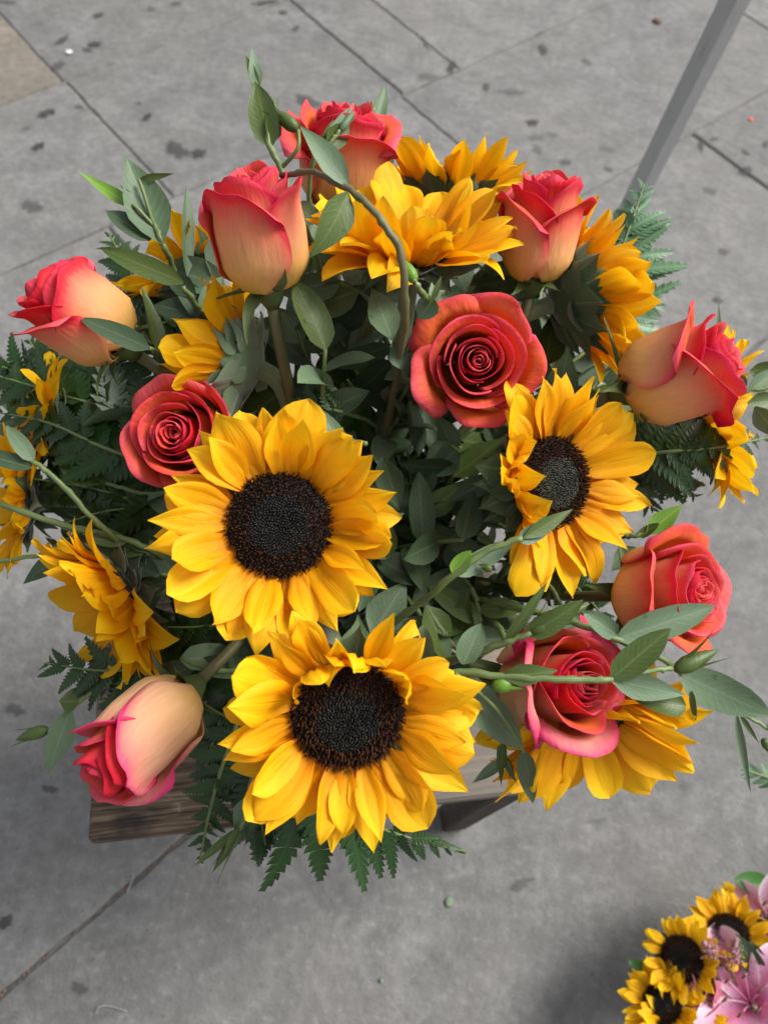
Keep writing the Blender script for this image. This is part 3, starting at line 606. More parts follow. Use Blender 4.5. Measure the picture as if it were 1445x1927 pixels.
def rose(label, px, py, d, n, R=.034, H=.076, opn=.25, seed=0, spin=0., sep=-20, pink=False, cream=False, group='red and yellow roses in the big bouquet', mouth=None, back=.4, stem_r=.0038, outer=4, mid=3, curl=.16):
    rs = random.Random(seed); c = P(px, py, d); nn = view_dir(px, py, n); u = view_dir(px, py, (0, 1, 0.01))
    m = axis_frame(nn, u, c); root = thing('rose', label, 'rose', m, group); HEADS.append(c + nn * H * .6)
    wh = [(.045, 1, 2.6), (.095, 2, 2.0), (.155, 2, 1.75), (.225, 3, 1.35), (.31, 2, 1.9), (.43, 3, 1.5), (.59, 3, 1.45), (.78, mid, 4.5 / mid), (1.0, outer, 4.4 / outer)]
    for wi, (q, cnt, al) in enumerate(wh):
        cen = (rs.gauss(0, .022) * R * (1.1 - q), rs.gauss(0, .022) * R * (1.1 - q))
        off = spin + wi * 2.4 if wi < len(wh) - 1 else spin
        for i in range(cnt):
            th = off + 2 * math.pi * i / cnt + rs.uniform(-.06, .06)
            cu = 0.0 if q < .2 else curl * ((q - .2) / .8) ** 1.8 * (rs.uniform(.75, 1.25) if q < 1 else rs.uniform(.6, 1.5))
            th += rs.uniform(-.25, .25) if q < .7 else 0
            me = rose_petal(R, H, q * (rs.uniform(.93, 1.07) if q < .7 else 1), opn, th, al * rs.uniform(.88, 1.1), rs, cu, q < .3, cen)
            if cream and q == 1.0: me.materials[0] = M_ROSE_CREAM; me.materials[1] = M_ROSE_CREAM
            if pink: me.materials[0] = M_PINKROSE; me.materials[1] = M_PINKROSE
            link('petal', me, root)
    link('hip', mesh('hip', *lathe([(.0045, -.012), (.0075, -.007), (.0105, -.001), (.0118, .004)], 14), M_SEPAL), root)
    for i in range(5):
        a = spin + 2 * math.pi * (i + rs.uniform(-.2, .2)) / 5; e = math.radians(sep + rs.gauss(0, 14)); rad = Vector((math.cos(a), math.sin(a), 0)); z = Vector((0, 0, 1))
        y = rad * math.cos(e) + z * math.sin(e); zz = z * math.cos(e) - rad * math.sin(e)
        b = blade(1., .30, SPROF, 5, 12, (rs.uniform(.2, .6), rs.uniform(-1.2, .4), rs.uniform(-.5, .6)), .5, 0, rs.uniform(-.4, .4), .03)
        link('sepal', mesh('sepal', b[0], b[1], M_SEPAL, b[2]), root, frame(y, zz, rad * .009 + z * .001, rs.uniform(.036, .048) * R / .034))
    pts = stem_to(c - nn * .01, -nn, back, mouth)
    v, f, uv = local_tube(pts, (stem_r, stem_r, stem_r * 1.1), m, 8); link('stem', mesh('stem', v, f, M_STEMROSE, uv), root)
    return root
rose('rearmost rose at the top with a flared petal, crossed by thin green stems', 640, 392, .60, (.06, .94, .24), .031, .076, .40, 101, .4, curl=.34, outer=3)
rose('large tall rose bud, cream below and pink on top, left of the arching stem', 508, 546, .50, (-.13, .92, .27), .0285, .075, .12, 102, 4.5, curl=.17, outer=3)
rose('rose bud at the rear right before the metal pole, with a pointed petal tip', 1000, 528, .555, (.10, .94, .24), .0262, .073, .28, 103, 1.2, curl=.28, outer=3)
rose('leftmost rose bud over dark ferns, one grey leaf lying across its base', 236, 652, .545, (-.78, .56, .12), .0288, .073, .20, 104, 2.6, curl=.24, outer=3)
rose('right-hand rose bud lying sideways with a torn pointed petal, over a sunflower', 1176, 736, .535, (.86, .34, .20), .0315, .076, .22, 105, 1.9, curl=.26, outer=3)
rose('wide open coral rose facing the viewer, spiral heart in view', 884, 690, .535, (.10, .08, 1), .0295, .060, .64, 106, 2.2, curl=.17, outer=5, mid=3)
rose('small pink rose facing the viewer beside the big left sunflower', 385, 830, .555, (-.36, .10, .92), .0305, .062, .40, 107, .3, curl=.17)
rose('coral rose facing right, its spiral heart turned to the bare pavement', 1180, 1120, .535, (.74, .05, .58), .0308, .066, .44, 108, 3.0, curl=.2, sep=-5)
rose('pink and yellow rose crossed by a long green stem above the lower right sunflower', 975, 1288, .525, (.56, .02, .78), .0300, .080, .46, 109, .1, curl=.24, cream=True)
rose('cream and pink rose bud pointing down to the wooden stool', 356, 1300, .50, (-.64, -.64, .36), .0268, .080, .10, 110, 1.9, curl=.2, outer=3, cream=True)

# ------------------------------------------------------------------ leafy sprigs
LPROF = [(0, .10), (.05, .28), (.16, .68), (.32, 1), (.5, .92), (.68, .64), (.84, .32), (.94, .12), (1, .01)]
LPROF2 = [(0, .12), (.05, .42), (.15, .82), (.35, 1), (.6, .92), (.8, .62), (.92, .28), (1, .02)]
LNARROW = [(0, .2), (.1, .55), (.3, .9), (.5, 1), (.7, .75), (.9, .3), (1, .01)]
lr = random.Random(77)
def leaf(root, m, b, t, wd, mat, roll=0, bend=.25, cup=.25, prof=None, fold=0., face=None):
    b, t = Vector(b), Vector(t); y = t - b; ln = y.length
    fc = (EYE - b).normalized() if face is None else Vector(face)
    mm = frame(y, Quaternion(y.normalized(), math.radians(roll)) @ (fc - y.normalized() * fc.dot(y.normalized())), b, 1)
    g = blade(ln, wd, prof or LPROF, 7, 14, (bend * .5, -bend, 0), cup, 0, lr.uniform(-.45, .45), .03, lr.uniform(0, 6), fold)
    return link('leaf', mesh('leaf', g[0], g[1], mat, g[2]), root, m.inverted() @ mm)
def bud(root, m, b, t, wd, mat=None):
    b, t = Vector(b), Vector(t); y = t - b; ln = y.length; mm = axis_frame(y, Vector((.3, .2, 1)), b)
    v, f = lathe([(wd * .10, 0), (wd * .34, ln * .08), (wd * .5, ln * .28), (wd * .46, ln * .5), (wd * .28, ln * .75), (wd * .1, ln * .92), (wd * .02, ln)], 10)
    uv = [((i % 10) / 10, i // 10 / 6) for i in range(70)]
    o = link('bud', mesh('bud', v, f, mat or M_OLIVE, uv), root, m.inverted() @ mm)
    for i in range(3):
        a = i * 2.1 + lr.uniform(0, 1); rad = Vector((math.cos(a), math.sin(a), 0)); yy = (rad * .35 + Vector((0, 0, 1))).normalized()
        g = blade(ln * 1.02, wd * .34, SPROF, 3, 7, (.2, -.5 + lr.uniform(0, .9), 0), .3)
        link('sepal', mesh('sepal', g[0], g[1], mat or M_OLIVE, g[2]), o, frame(yy, -rad, rad * wd * .30 + Vector((0, 0, ln * .06)), 1))
MAT = {'e': M_EUC, 'd': M_EUCD, 'o': M_OLIVE, 'l': M_LIME}
def sprig(label, stem, leaves=(), buds=(), r=.0022, mat=None, rooted=True, branches=(), group='leafy sprigs in the big bouquet', name='leafy_sprig', root_to=None):
    pts = [P(*q) for q in stem]
    m = Matrix.Translation(pts[0]); root = thing(name, label, 'greenery', m, group)
    line = catmull([list(q) for q in pts], max(10, 6 * len(pts)))
    sc = np.array([[(Vector(q) - EYE).dot(RGT), (Vector(q) - EYE).dot(UPV), (Vector(q) - EYE).dot(FWD)] for q in line]); spx = np.c_[CX + F_PX * sc[:, 0] / sc[:, 2], CY - F_PX * sc[:, 1] / sc[:, 2], sc[:, 2]]
    if rooted:
        pre = stem_to(pts[0], (pts[0] - pts[1]).normalized(), .3, None, 12)[:-1]
        full = np.r_[pre, line]
    else: full = line
    nn_ = len(full); full = full + np.array([[lr.gauss(0, .00035) for _ in range(3)] for _ in range(nn_)])
    v, f, uv = local_tube(full, [r * (1.3 - .5 * i / nn_) * (1 + (.22 if i % 6 == 0 else lr.uniform(-.06, .06))) for i in range(nn_)], m, 8); link('stem', mesh('stem', v, f, mat or M_STEM, uv), root)
    for br in branches:
        bl = catmull([list(P(*q)) for q in br], 14); v, f, uv = local_tube(bl, (r * .7, r * .55), m, 6); link('branch', mesh('branch', v, f, mat or M_STEM, uv), root)
    for L_ in leaves:
        bx, by, tx, ty, wp = L_[:5]; k = L_[5] if len(L_) > 5 else 'e'; roll = L_[6] if len(L_) > 6 else lr.uniform(-25, 25); dd = L_[7] if len(L_) > 7 else lr.uniform(-.01, .015); bend = L_[8] if len(L_) > 8 else lr.uniform(-.1, .6)
        d = spx[np.argmin((spx[:, 0] - bx) ** 2 + (spx[:, 1] - by) ** 2), 2]
        leaf(root, m, P(bx, by, d - .001), P(tx, ty, d - .001 + dd), wp * d / F_PX / max(.5, math.cos(math.radians(roll))), MAT[k], roll, bend, lr.uniform(.1, .4), LPROF if lr.random() < .6 else LPROF2)
    for (bx, by, tx, ty, wp, *k) in buds:
        d = spx[np.argmin((spx[:, 0] - bx) ** 2 + (spx[:, 1] - by) ** 2), 2]
        bud(root, m, P(bx, by, d), P(tx, ty, d + .004), wp * d / F_PX, MAT[k[0]] if k else None)
    return root
sprig('thick stem arching over the rear sunflower and drooping left, two leaves at its joint', [(728, 800, .56), (752, 680, .50), (762, 560, .455), (750, 470, .44), (705, 400, .435), (655, 356, .44), (590, 325, .45), (530, 330, .47)],
      [(656, 352, 562, 232, 46, 'e', 20, .0, .5), (655, 362, 582, 490, 60, 'o', -25, .0, .9), (738, 640, 700, 540, 60, 'e', 10, .02), (740, 650, 765, 700, 40, 'd', 0, .01)], r=.0022, mat=M_STEMRED)
sprig('tall upright shoot at the top with a broad olive leaf and pointed bud tips', [(590, 470, .56), (556, 390, .53), (530, 320, .52), (508, 272, .515), (492, 200, .52), (478, 150, .525)],
      [(510, 276, 482, 156, 56, 'o', -10, .0, .2), (508, 270, 520, 185, 34, 'o', 35, .01), (486, 168, 474, 88, 26, 'e', 0, .0), (484, 170, 462, 104, 18, 'o', 20, .0), (500, 240, 466, 120, 16, 'o', 20, .01), (556, 385, 600, 420, 40, 'e', 0, .01)], [(560, 244, 512, 206, 28, 'o')], branches=[[(528, 318, .52), (560, 280, .51), (562, 244, .51)]])
sprig('broad pale leaf standing over the left sunflower with thin curled shoots', [(345, 560, .62), (325, 500, .58), (305, 455, .565), (290, 420, .565)],
      [(306, 458, 235, 290, 84, 'e', 0, .0, .1), (255, 390, 146, 321, 26, 'l', 10, .0, -.5), (284, 452, 198, 394, 40, 'd', 20, .0, .5), (262, 338, 330, 326, 14, 'o', 0, .0, .7), (250, 370, 226, 348, 8, 'e'), (352, 520, 352, 346, 22, 'e', 40, .0, .1)], branches=[[(290, 425, .565), (262, 395, .56), (250, 385, .56)], [(290, 425, .565), (270, 360, .56), (262, 338, .56)]])
sprig('narrow dark green leaves reaching left above the leftmost rose', [(410, 640, .62), (375, 580, .58), (345, 540, .565)],
      [(345, 532, 188, 466, 42, 'o', 10, .0, .25), (370, 560, 300, 500, 40, 'd', -10), (390, 600, 288, 572, 52, 'd', 15, .01), (395, 610, 330, 520, 46, 'd', 20, .0), (380, 585, 420, 520, 40, 'e', 10)])
sprig('dark leaf lying over the base of the leftmost rose bud', [(330, 690, .60), (305, 668, .535), (282, 655, .50)], [(282, 656, 148, 597, 42, 'd', 12, .0, .35), (300, 664, 268, 540, 30, 'o', 50, .01), (315, 680, 345, 640, 40, 'd')], r=.0018)
sprig('long pale stem running out past the left edge above the shaded sunflower', [(330, 1060, .58), (250, 1020, .56), (130, 990, .56), (0, 950, .57), (-60, 930, .575)], [(240, 1018, 162, 1012, 30, 'o', 10, -.005), (275, 1040, 180, 985, 14, 'e', 10, -.005), (270, 1042, 150, 1030, 28, 'o', 20)], r=.0024)
sprig('second thin stem leaving at the left edge below the pale one', [(260, 1070, .60), (130, 1030, .60), (60, 1048, .60), (-50, 1062, .61)], [(140, 1032, 42, 1100, 40, 'd', 20), (120, 1032, 180, 1010, 26, 'd')], r=.002)
sprig('thin stalk slanting through the left ferns, pointed grey leaf at its end', [(250, 1040, .57), (180, 980, .545), (110, 905, .54), (62, 866, .54)], [(64, 868, 12, 800, 32, 'e', 5, .0, .2), (60, 880, -50, 850, 34, 'd', 15)], r=.0021)
sprig('long stem crossing in front of the pink and yellow rose with broad leaves', [(700, 1235, .50), (800, 1258, .465), (900, 1268, .455), (1000, 1276, .45), (1100, 1279, .45), (1150, 1277, .45), (1230, 1262, .452), (1262, 1258, .455)],
      [(802, 1250, 795, 1176, 44, 'e', -30, -.005, .5), (804, 1262, 846, 1328, 42, 'e', 25, .0), (870, 1250, 906, 1172, 48, 'e', -20), (1150, 1277, 1262, 1182, 56, 'o', 5, -.005, .2), (1150, 1279, 1290, 1308, 50, 'e', 20, .0, .2), (945, 1272, 1050, 1262, 40, 'o', 20, -.002), (850, 1268, 985, 1412, 70, 'e', -8, .03, .15), (1290, 1330, 1195, 1318, 50, 'o', 10)], [(925, 1290, 985, 1284, 34, 'l'), (1268, 1262, 1352, 1222, 34, 'o')], r=.0021,
      branches=[[(855, 1266, .455), (920, 1320, .46), (960, 1370, .465), (985, 1415, .47)]])
sprig('large pointed blue-green leaf over the coral rose, with the leaf beyond the rose edge', [(900, 1130, .53), (1000, 1150, .49), (1090, 1175, .475), (1165, 1205, .47), (1240, 1235, .47), (1280, 1268, .475)],
      [(1160, 1202, 1346, 1140, 60, 'e', 8, .0, .2), (1278, 1268, 1452, 1348, 76, 'e', 6, .01, .2), (1160, 1195, 1095, 1150, 40, 'e', 0), (1090, 1178, 1030, 1140, 50, 'e', 20, .01), (1230, 1230, 1240, 1190, 20, 'e'), (1300, 1300, 1308, 1358, 12, 'o', 20)], r=.0021)
sprig('slanting stem in the middle with a lime leaf at its joint', [(690, 1205, .52), (770, 1150, .485), (850, 1085, .46), (910, 1040, .455), (985, 1012, .452)], [(852, 1080, 886, 1036, 34, 'l', 0, -.004), (856, 1082, 968, 1018, 40, 'e', 10), (700, 1195, 766, 1092, 76, 'e', -10, .012, .2), (985, 1012, 1078, 958, 30, 'o', 20), (975, 1018, 1040, 985, 36, 'e', 0), (985, 1012, 1030, 968, 12, 'o')], [(925, 1072, 902, 1062, 16)], r=.0022)
sprig('upper right side shoot ending in a fat green bud above the crossed rose', [(760, 1255, .53), (860, 1240, .48), (930, 1216, .462), (998, 1190, .455)], [(950, 1208, 1030, 1095, 22, 'o', 10), (990, 1195, 1098, 1130, 44, 'o', 25)], [(996, 1192, 1068, 1140, 36, 'o'), (1060, 1160, 1110, 1135, 20, 'o')], r=.0025)
sprig('hanging leafy tip in front of the stool left of the lower right sunflower', [(965, 1290, .50), (958, 1360, .50), (950, 1400, .505), (946, 1440, .51)], [(985, 1412, 1002, 1512, 38, 'e', 10, .0), (948, 1380, 942, 1482, 20, 'o', 30), (950, 1430, 888, 1474, 22, 'e', 10), (960, 1350, 935, 1300, 30, 'e')], [(950, 1425, 968, 1470, 16, 'o')], r=.0018)
sprig('rounded leaves at the right edge beyond the sideways rose', [(1290, 760, .64), (1350, 745, .62), (1410, 735, .61), (1480, 720, .61)], [(1405, 738, 1470, 690, 36, 'e', 10), (1410, 700, 1480, 690, 34, 'o', 10), (1405, 760, 1475, 752, 40, 'o', 0), (1400, 735, 1380, 700, 26, 'e'), (1350, 748, 1352, 568, 12, 'e', 0), (1420, 765, 1470, 830, 40, 'e')], r=.0018)
sprig('fresh green leaf poking out between two roses on the right', [(1130, 1010, .58), (1180, 1010, .56), (1218, 1003, .555)], [(1216, 1004, 1284, 950, 40, 'l', 10, .0), (1195, 1030, 1150, 1075, 44, 'e', 0), (1200, 1010, 1240, 985, 20, 'o')], r=.0018)
sprig('thin curled tendrils leaving at the right edge below the blue-green leaf', [(1310, 1320, .54), (1380, 1335, .53), (1445, 1372, .53), (1480, 1395, .53)], [(1385, 1340, 1412, 1495, 16, 'e', 10), (1390, 1342, 1428, 1400, 10, 'o'), (1440, 1372, 1500, 1350, 20, 'e')], [(1435, 1390, 1450, 1420, 16, 'o')], r=.0013)
sprig('drooping leaf and bud at the lower left beside the downward rose', [(230, 1260, .58), (190, 1290, .57), (150, 1320, .565), (128, 1340, .565), (90, 1375, .57)], [(134, 1332, 90, 1458, 50, 'e', 5), (150, 1320, 112, 1320, 46, 'o', 30), (165, 1470, 188, 1496, 24, 'e'), (175, 1310, 150, 1280, 40, 'd')], [(92, 1372, 30, 1392, 26, 'o')], r=.0018)
sprig('narrow buds hanging below the stool edge left of the front sunflower', [(480, 1440, .50), (468, 1500, .495), (458, 1545, .495), (440, 1572, .50)], [(466, 1500, 444, 1578, 38, 'e', 10), (450, 1560, 368, 1628, 16, 'o', 20), (452, 1556, 420, 1616, 14, 'o'), (480, 1535, 462, 1590, 18, 'd')], [(452, 1560, 400, 1642, 20, 'o')], r=.0018)
sprig('small bright bud and folded leaf beside the arching stem', [(840, 620, .53), (818, 580, .485), (795, 550, .465), (778, 526, .458)], [(815, 560, 790, 600, 44, 'e', 0), (818, 565, 812, 530, 18, 'e'), (830, 520, 800, 590, 12, 'o'), (830, 610, 880, 580, 40, 'd')], [(782, 530, 748, 482, 28, 'l')], r=.002)
sprig('leaf tips and buds standing behind the rearmost rose', [(720, 400, .63), (712, 320, .62), (706, 240, .615), (700, 190, .615)], [(708, 240, 725, 160, 26, 'e', 0), (705, 260, 698, 205, 22, 'o', 10), (722, 330, 728, 260, 34, 'e', 0), (700, 250, 660, 190, 18, 'o')], [(705, 228, 692, 190, 18, 'o')], r=.002)
sprig('small leaf and split bud in front of the rearmost rose', [(580, 395, .56), (590, 300, .535), (620, 270, .53), (640, 245, .53)], [(615, 272, 658, 238, 40, 'o', 15), (612, 268, 664, 200, 22, 'e', 10), (600, 285, 628, 225, 14, 'o')], [(640, 246, 668, 208, 16, 'e')], r=.0016)
sprig('single leaf tip behind the upper sunflower against the pavement', [(880, 420, .66), (872, 350, .65), (868, 310, .648)], [(868, 312, 884, 278, 26, 'o', 10), (866, 315, 850, 290, 20, 'e')], r=.0016)
sprig('long grey leaf beside the stem of the big left sunflower', [(600, 860, .53), (640, 830, .50), (690, 835, .48)], [(655, 850, 580, 752, 34, 'e', 20, .0, .3), (720, 860, 752, 960, 56, 'd', 10, .02), (700, 1000, 760, 965, 24, 'e', 0), (745, 980, 700, 950, 24, 'l')], r=.002)

# dark leaves deep in the middle, between the stems
mid = [([(640, 780, .62), (590, 700, .60), (560, 620, .585)], 7), ([(690, 760, .63), (660, 680, .61), (620, 600, .60)], 7), ([(760, 800, .60), (745, 720, .57), (735, 650, .55)], 5), ([(820, 950, .58), (850, 900, .555), (865, 840, .545)], 6), ([(820, 1020, .58), (890, 980, .54), (925, 900, .53)], 6),
       ([(800, 1060, .57), (880, 1100, .53), (905, 1170, .515)], 7), ([(740, 1010, .57), (790, 980, .55), (800, 940, .545)], 5), ([(700, 1100, .56), (760, 1120, .53), (800, 1170, .52)], 6), ([(960, 1050, .57), (1030, 1100, .55), (1060, 1150, .545)], 5), ([(860, 780, .61), (980, 800, .58), (1050, 760, .565)], 5),
       ([(980, 640, .63), (1030, 690, .60), (1040, 740, .585)], 4), ([(460, 900, .60), (300, 930, .60), (200, 910, .60)], 5), ([(450, 1120, .57), (380, 1100, .565), (300, 1080, .56)], 5), ([(560, 800, .60), (540, 740, .585), (520, 700, .58)], 5), ([(480, 620, .62), (440, 560, .60), (400, 520, .60)], 5), ([(720, 620, .60), (690, 560, .575), (640, 530, .57)], 6),
       ([(900, 620, .60), (880, 560, .58), (900, 530, .575)], 5), ([(1120, 800, .62), (1180, 850, .61), (1190, 930, .60)], 4), ([(460, 1260, .54), (400, 1260, .535), (340, 1240, .535)], 4), ([(880, 1240, .53), (840, 1200, .515), (800, 1140, .51)], 5)]
MIDL = ['left of the thick hairy stem', 'rising above the small middle fern', 'along the thick arching stem', 'left below the open rose', 'left of the right sunflower', 'in the gap right of the big left sunflower', 'just right of the pale curved stem', 'under the slanting stem', 'below the right sunflower', 'under the open rose', 'under the turned sunflower', 'left of the big left sunflower, below the pink rose',
        'between the shaded and the big left sunflower', 'right of the woolly bracts', 'under the tall rose bud', 'under the upper sunflower', 'between upper sunflower and open rose', 'beside the sideways rose, over the fern', 'above the downward rose stem', 'above the long crossing stem']
mid += [([(660, 660, .66), (620, 580, .65), (600, 500, .65)], 8), ([(710, 660, .66), (690, 580, .66), (700, 500, .66)], 8), ([(560, 680, .66), (560, 600, .655), (540, 520, .66)], 7), ([(300, 850, .68), (150, 820, .68), (20, 780, .68)], 9), ([(300, 920, .68), (150, 930, .68), (20, 900, .68)], 9), ([(940, 660, .68), (1000, 600, .68), (1020, 540, .69)], 7), ([(1060, 790, .66), (1120, 720, .66), (1150, 650, .66)], 7), ([(760, 600, .66), (820, 560, .65), (900, 540, .65)], 7)]
MIDL += ['behind the tall rose stem', 'below the thin dark line of the upper sunflower', 'deep behind the woolly sunflower and the tall rose', 'behind the upper left-edge sunflower', 'behind the lowest left-edge sunflower', 'below the rear right rose', 'between the turned sunflower and the sideways rose', 'above the open rose, under the upper sunflower']
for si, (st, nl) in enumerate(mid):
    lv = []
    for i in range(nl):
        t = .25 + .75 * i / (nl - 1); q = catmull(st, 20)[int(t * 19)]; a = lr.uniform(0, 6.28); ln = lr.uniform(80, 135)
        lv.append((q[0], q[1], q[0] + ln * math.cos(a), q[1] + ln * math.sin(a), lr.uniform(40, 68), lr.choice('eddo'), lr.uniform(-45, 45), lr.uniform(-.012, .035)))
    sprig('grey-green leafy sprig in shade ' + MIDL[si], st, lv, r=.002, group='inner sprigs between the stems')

NAMES = ['the big left sunflower', 'the front sunflower', 'the right sunflower', 'the upper sunflower', 'the rear sunflower', 'the turned sunflower', 'the right-edge sunflower', 'the rear left sunflower', 'the woolly sunflower', 'the upper left-edge sunflower', 'the lowest left-edge sunflower', 'the shaded sunflower', 'the lower right sunflower',
         'the rearmost rose', 'the tall rose', 'the rear right rose', 'the leftmost rose', 'the sideways rose', 'the open rose', 'the small pink rose', 'the right coral rose', 'the crossed rose', 'the downward rose']
seen = set(); tries = 0
while len(seen) < 44 and tries < 900:
    tries += 1
    dv = Vector((lr.gauss(0, 1), lr.gauss(0, 1), lr.gauss(.25, .8))).normalized()
    if dv.z < -.12: continue
    hd = [((h - MOUTH).length, (h - MOUTH).normalized().dot(dv), k) for k, h in enumerate(HEADS)]
    near = sorted(hd, key=lambda q: -q[1])[:2]; key = tuple(sorted(q[2] for q in near))
    if key in seen: continue
    ln = min(q[0] for q in near) * lr.uniform(.62, .84); st_ = MOUTH + dv * ln * .35 + Vector((0, 0, ln * .08)); en = MOUTH + dv * ln
    seen.add(key); mm_ = Matrix.Translation(st_); root = thing('leafy_sprig', 'dark sprig deep between %s and %s' % (NAMES[key[0]], NAMES[key[1]]), 'greenery', mm_, 'inner sprigs between the stems')
    line = catmull([list(st_), list((st_ + en) / 2 + Vector((0, 0, .008))), list(en)], 16); pre = stem_to(st_, -dv, .2, None, 8)[:-1]
    v, f, uv = local_tube(np.r_[pre, line], (.0026, .002, .0014), mm_, 6); link('stem', mesh('stem', v, f, M_STEM, uv), root)
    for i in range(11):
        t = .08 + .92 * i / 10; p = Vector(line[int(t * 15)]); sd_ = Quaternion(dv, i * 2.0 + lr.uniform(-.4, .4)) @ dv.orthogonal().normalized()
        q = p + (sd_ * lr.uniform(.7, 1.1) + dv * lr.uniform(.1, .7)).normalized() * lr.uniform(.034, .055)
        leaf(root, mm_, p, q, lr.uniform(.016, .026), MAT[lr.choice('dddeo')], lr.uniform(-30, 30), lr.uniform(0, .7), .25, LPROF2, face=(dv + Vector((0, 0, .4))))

# ------------------------------------------------------------------ ferns
def pinna_mesh(mat, seed, n=10):
    rs = random.Random(seed); v, f, uv = [], [], []
    def wd(y): return .235 * (1 - y) ** .75 * (.75 + .25 * min(1, y * 8)) + .004
    def zc(x, y): return .35 * abs(x) - .10 * y * y + .0
    bd, lt = rs.uniform(-.05, .38), rs.uniform(-.14, .14)
    ys = [1 - (1 - i / n) ** 1.08 for i in range(n + 1)]
    for i in range(n + 1): v.append((0, ys[i], zc(0, ys[i]) - .0)); uv.append((.5, ys[i]))
    for sgn in (-1, 1):
        for i in range(n):
            y0, y1 = ys[i], ys[i + 1]; dl = y1 - y0; w_ = wd(y0) * rs.uniform(.88, 1.1); o = len(v); dr = rs.uniform(-.03, .03)
            P_ = [(.56 * w_, y0 + .02 * dl), (.74 * w_, y0 + .04 * dl), (.84 * w_, y0 + .34 * dl), (.90 * w_, y0 + .62 * dl), (1.0 * w_, y0 + dl * 1.02), (.78 * w_, y0 + dl * 1.02), (.74 * w_, y0 + dl * .94), (.62 * w_, y0 + dl * .96), (.54 * w_, y1)]
            for (x, y) in P_: v.append((sgn * x, y, zc(x, y) - 1.2 * x * x + dr * x / w_ * .3)); uv.append((.5 + sgn * x / .48, y))
            idx = [i] + [o + k for k in range(9)] + [i + 1]
            tri = [(idx[0], idx[k], idx[k + 1]) for k in range(1, 8)] + [(idx[0], idx[8], idx[9]), (idx[0], idx[9], idx[10])]
            f += [t if sgn > 0 else t[::-1] for t in tri]
    v = [(x + lt * y * y, y, z - bd * y * y) for x, y, z in v]
    return mesh('pinna', v, f, mat, uv)
PIN = [pinna_mesh(M_FERN, 900 + i, 9 + i % 3) for i in range(9)]; PINL = [pinna_mesh(M_FERNL, 950 + i) for i in range(3)]
def fern(label, pts, wmax, roll=0, n=11, pale=False, seed=0, droop=.25, group='fern fronds in the big bouquet', face=None, rooted=True):
    rs = random.Random(seed); w_ = [P(*q) for q in pts]; m = Matrix.Translation(w_[0]); root = thing('fern_frond', label, 'fern', m, group)
    K = 40; line = catmull([list(q) for q in w_], K); ln = np.linalg.norm(np.diff(line, axis=0), axis=1).sum()
    full = np.r_[stem_to(w_[0], (w_[0] - w_[1]).normalized(), .3, None, 12)[:-1], line] if rooted else line
    v, f, uv = local_tube(full, (.0018, .0015, .0006), m, 6); link('rachis', mesh('rachis', v, f, M_STEM, uv), root)
    d0 = pts[0][2]; W_ = wmax * d0 / F_PX
    for i in range(n):
        t = .04 + .93 * (i / (n - 1)) ** .92
        for sg in (-1, 1):
            tt = min(1, t + (0 if sg > 0 else .02)); k = min(K - 2, int(tt * (K - 1))); p = Vector(line[k]); y = Vector(line[k + 1] - line[k]).normalized()
            fc = (EYE - p).normalized() if face is None else Vector(face); z = (fc - y * fc.dot(y)).normalized(); z = Quaternion(y, math.radians(roll)) @ z; x = y.cross(z)
            a = math.radians(66 - 34 * t + rs.gauss(0, 5)); dirp = x * sg * math.sin(a) + y * math.cos(a) - z * (droop * (1 - t) + rs.gauss(0, .10))
            l_ = 1.15 * W_ * ((1 - t) ** .8 * .95 + .10) * rs.uniform(.88, 1.1) * (.8 + .2 * min(1, t * 6))
            zz = Quaternion(dirp.normalized(), rs.gauss(0, .28)) @ z
            link('pinna', rs.choice(PINL if pale else PIN), root, m.inverted() @ frame(dirp, zz, p, (l_ * rs.uniform(1.0, 1.3), l_, l_)))
    return root
fern('dark fern frond spreading at the left edge under the leftmost rose', [(330, 800, .64), (210, 770, .63), (90, 735, .63), (-60, 690, .64)], 165, 5, 12, seed=1)
fern('dark fern frond with upright tips just above the left-edge sunflower', [(300, 840, .65), (200, 800, .64), (100, 700, .64), (55, 640, .645)], 120, -15, 10, seed=2)
fern('fern frond overlapping the left-edge sunflower with its fine tip', [(300, 880, .60), (190, 840, .59), (90, 795, .59), (-10, 775, .60)], 110, 10, 11, seed=3)
fern('glossy dark fern filling the space below the small pink rose', [(400, 960, .60), (290, 950, .60), (180, 920, .605), (60, 900, .61)], 150, 0, 12, seed=4)
fern('fern frond pointing down-left behind the shaded sunflower', [(360, 1000, .63), (260, 990, .62), (160, 1000, .62), (80, 1040, .63)], 120, 20, 10, seed=5)
fern('pale blue-green fern standing up at the right before the metal pole', [(1120, 640, .66), (1150, 520, .66), (1180, 440, .66), (1212, 346, .665)], 140, -15, 11, pale=True, seed=6)
fern('lower pale fern showing between the turned sunflower and the pavement', [(1130, 640, .64), (1190, 590, .64), (1250, 570, .645)], 70, 0, 8, pale=True, seed=7)
fern('green fern crossing the half hidden sunflower at the right edge', [(1180, 860, .575), (1260, 850, .56), (1350, 842, .555), (1452, 822, .56)], 100, -5, 11, seed=8)
fern('fern hanging below the sideways rose over bare pavement', [(1150, 820, .60), (1210, 860, .595), (1265, 895, .595), (1310, 935, .60)], 105, 10, 9, seed=9)
fern('short fern tip behind the right sunflower above the fresh leaf', [(1140, 850, .63), (1190, 900, .63), (1230, 960, .635)], 90, 0, 8, seed=10)
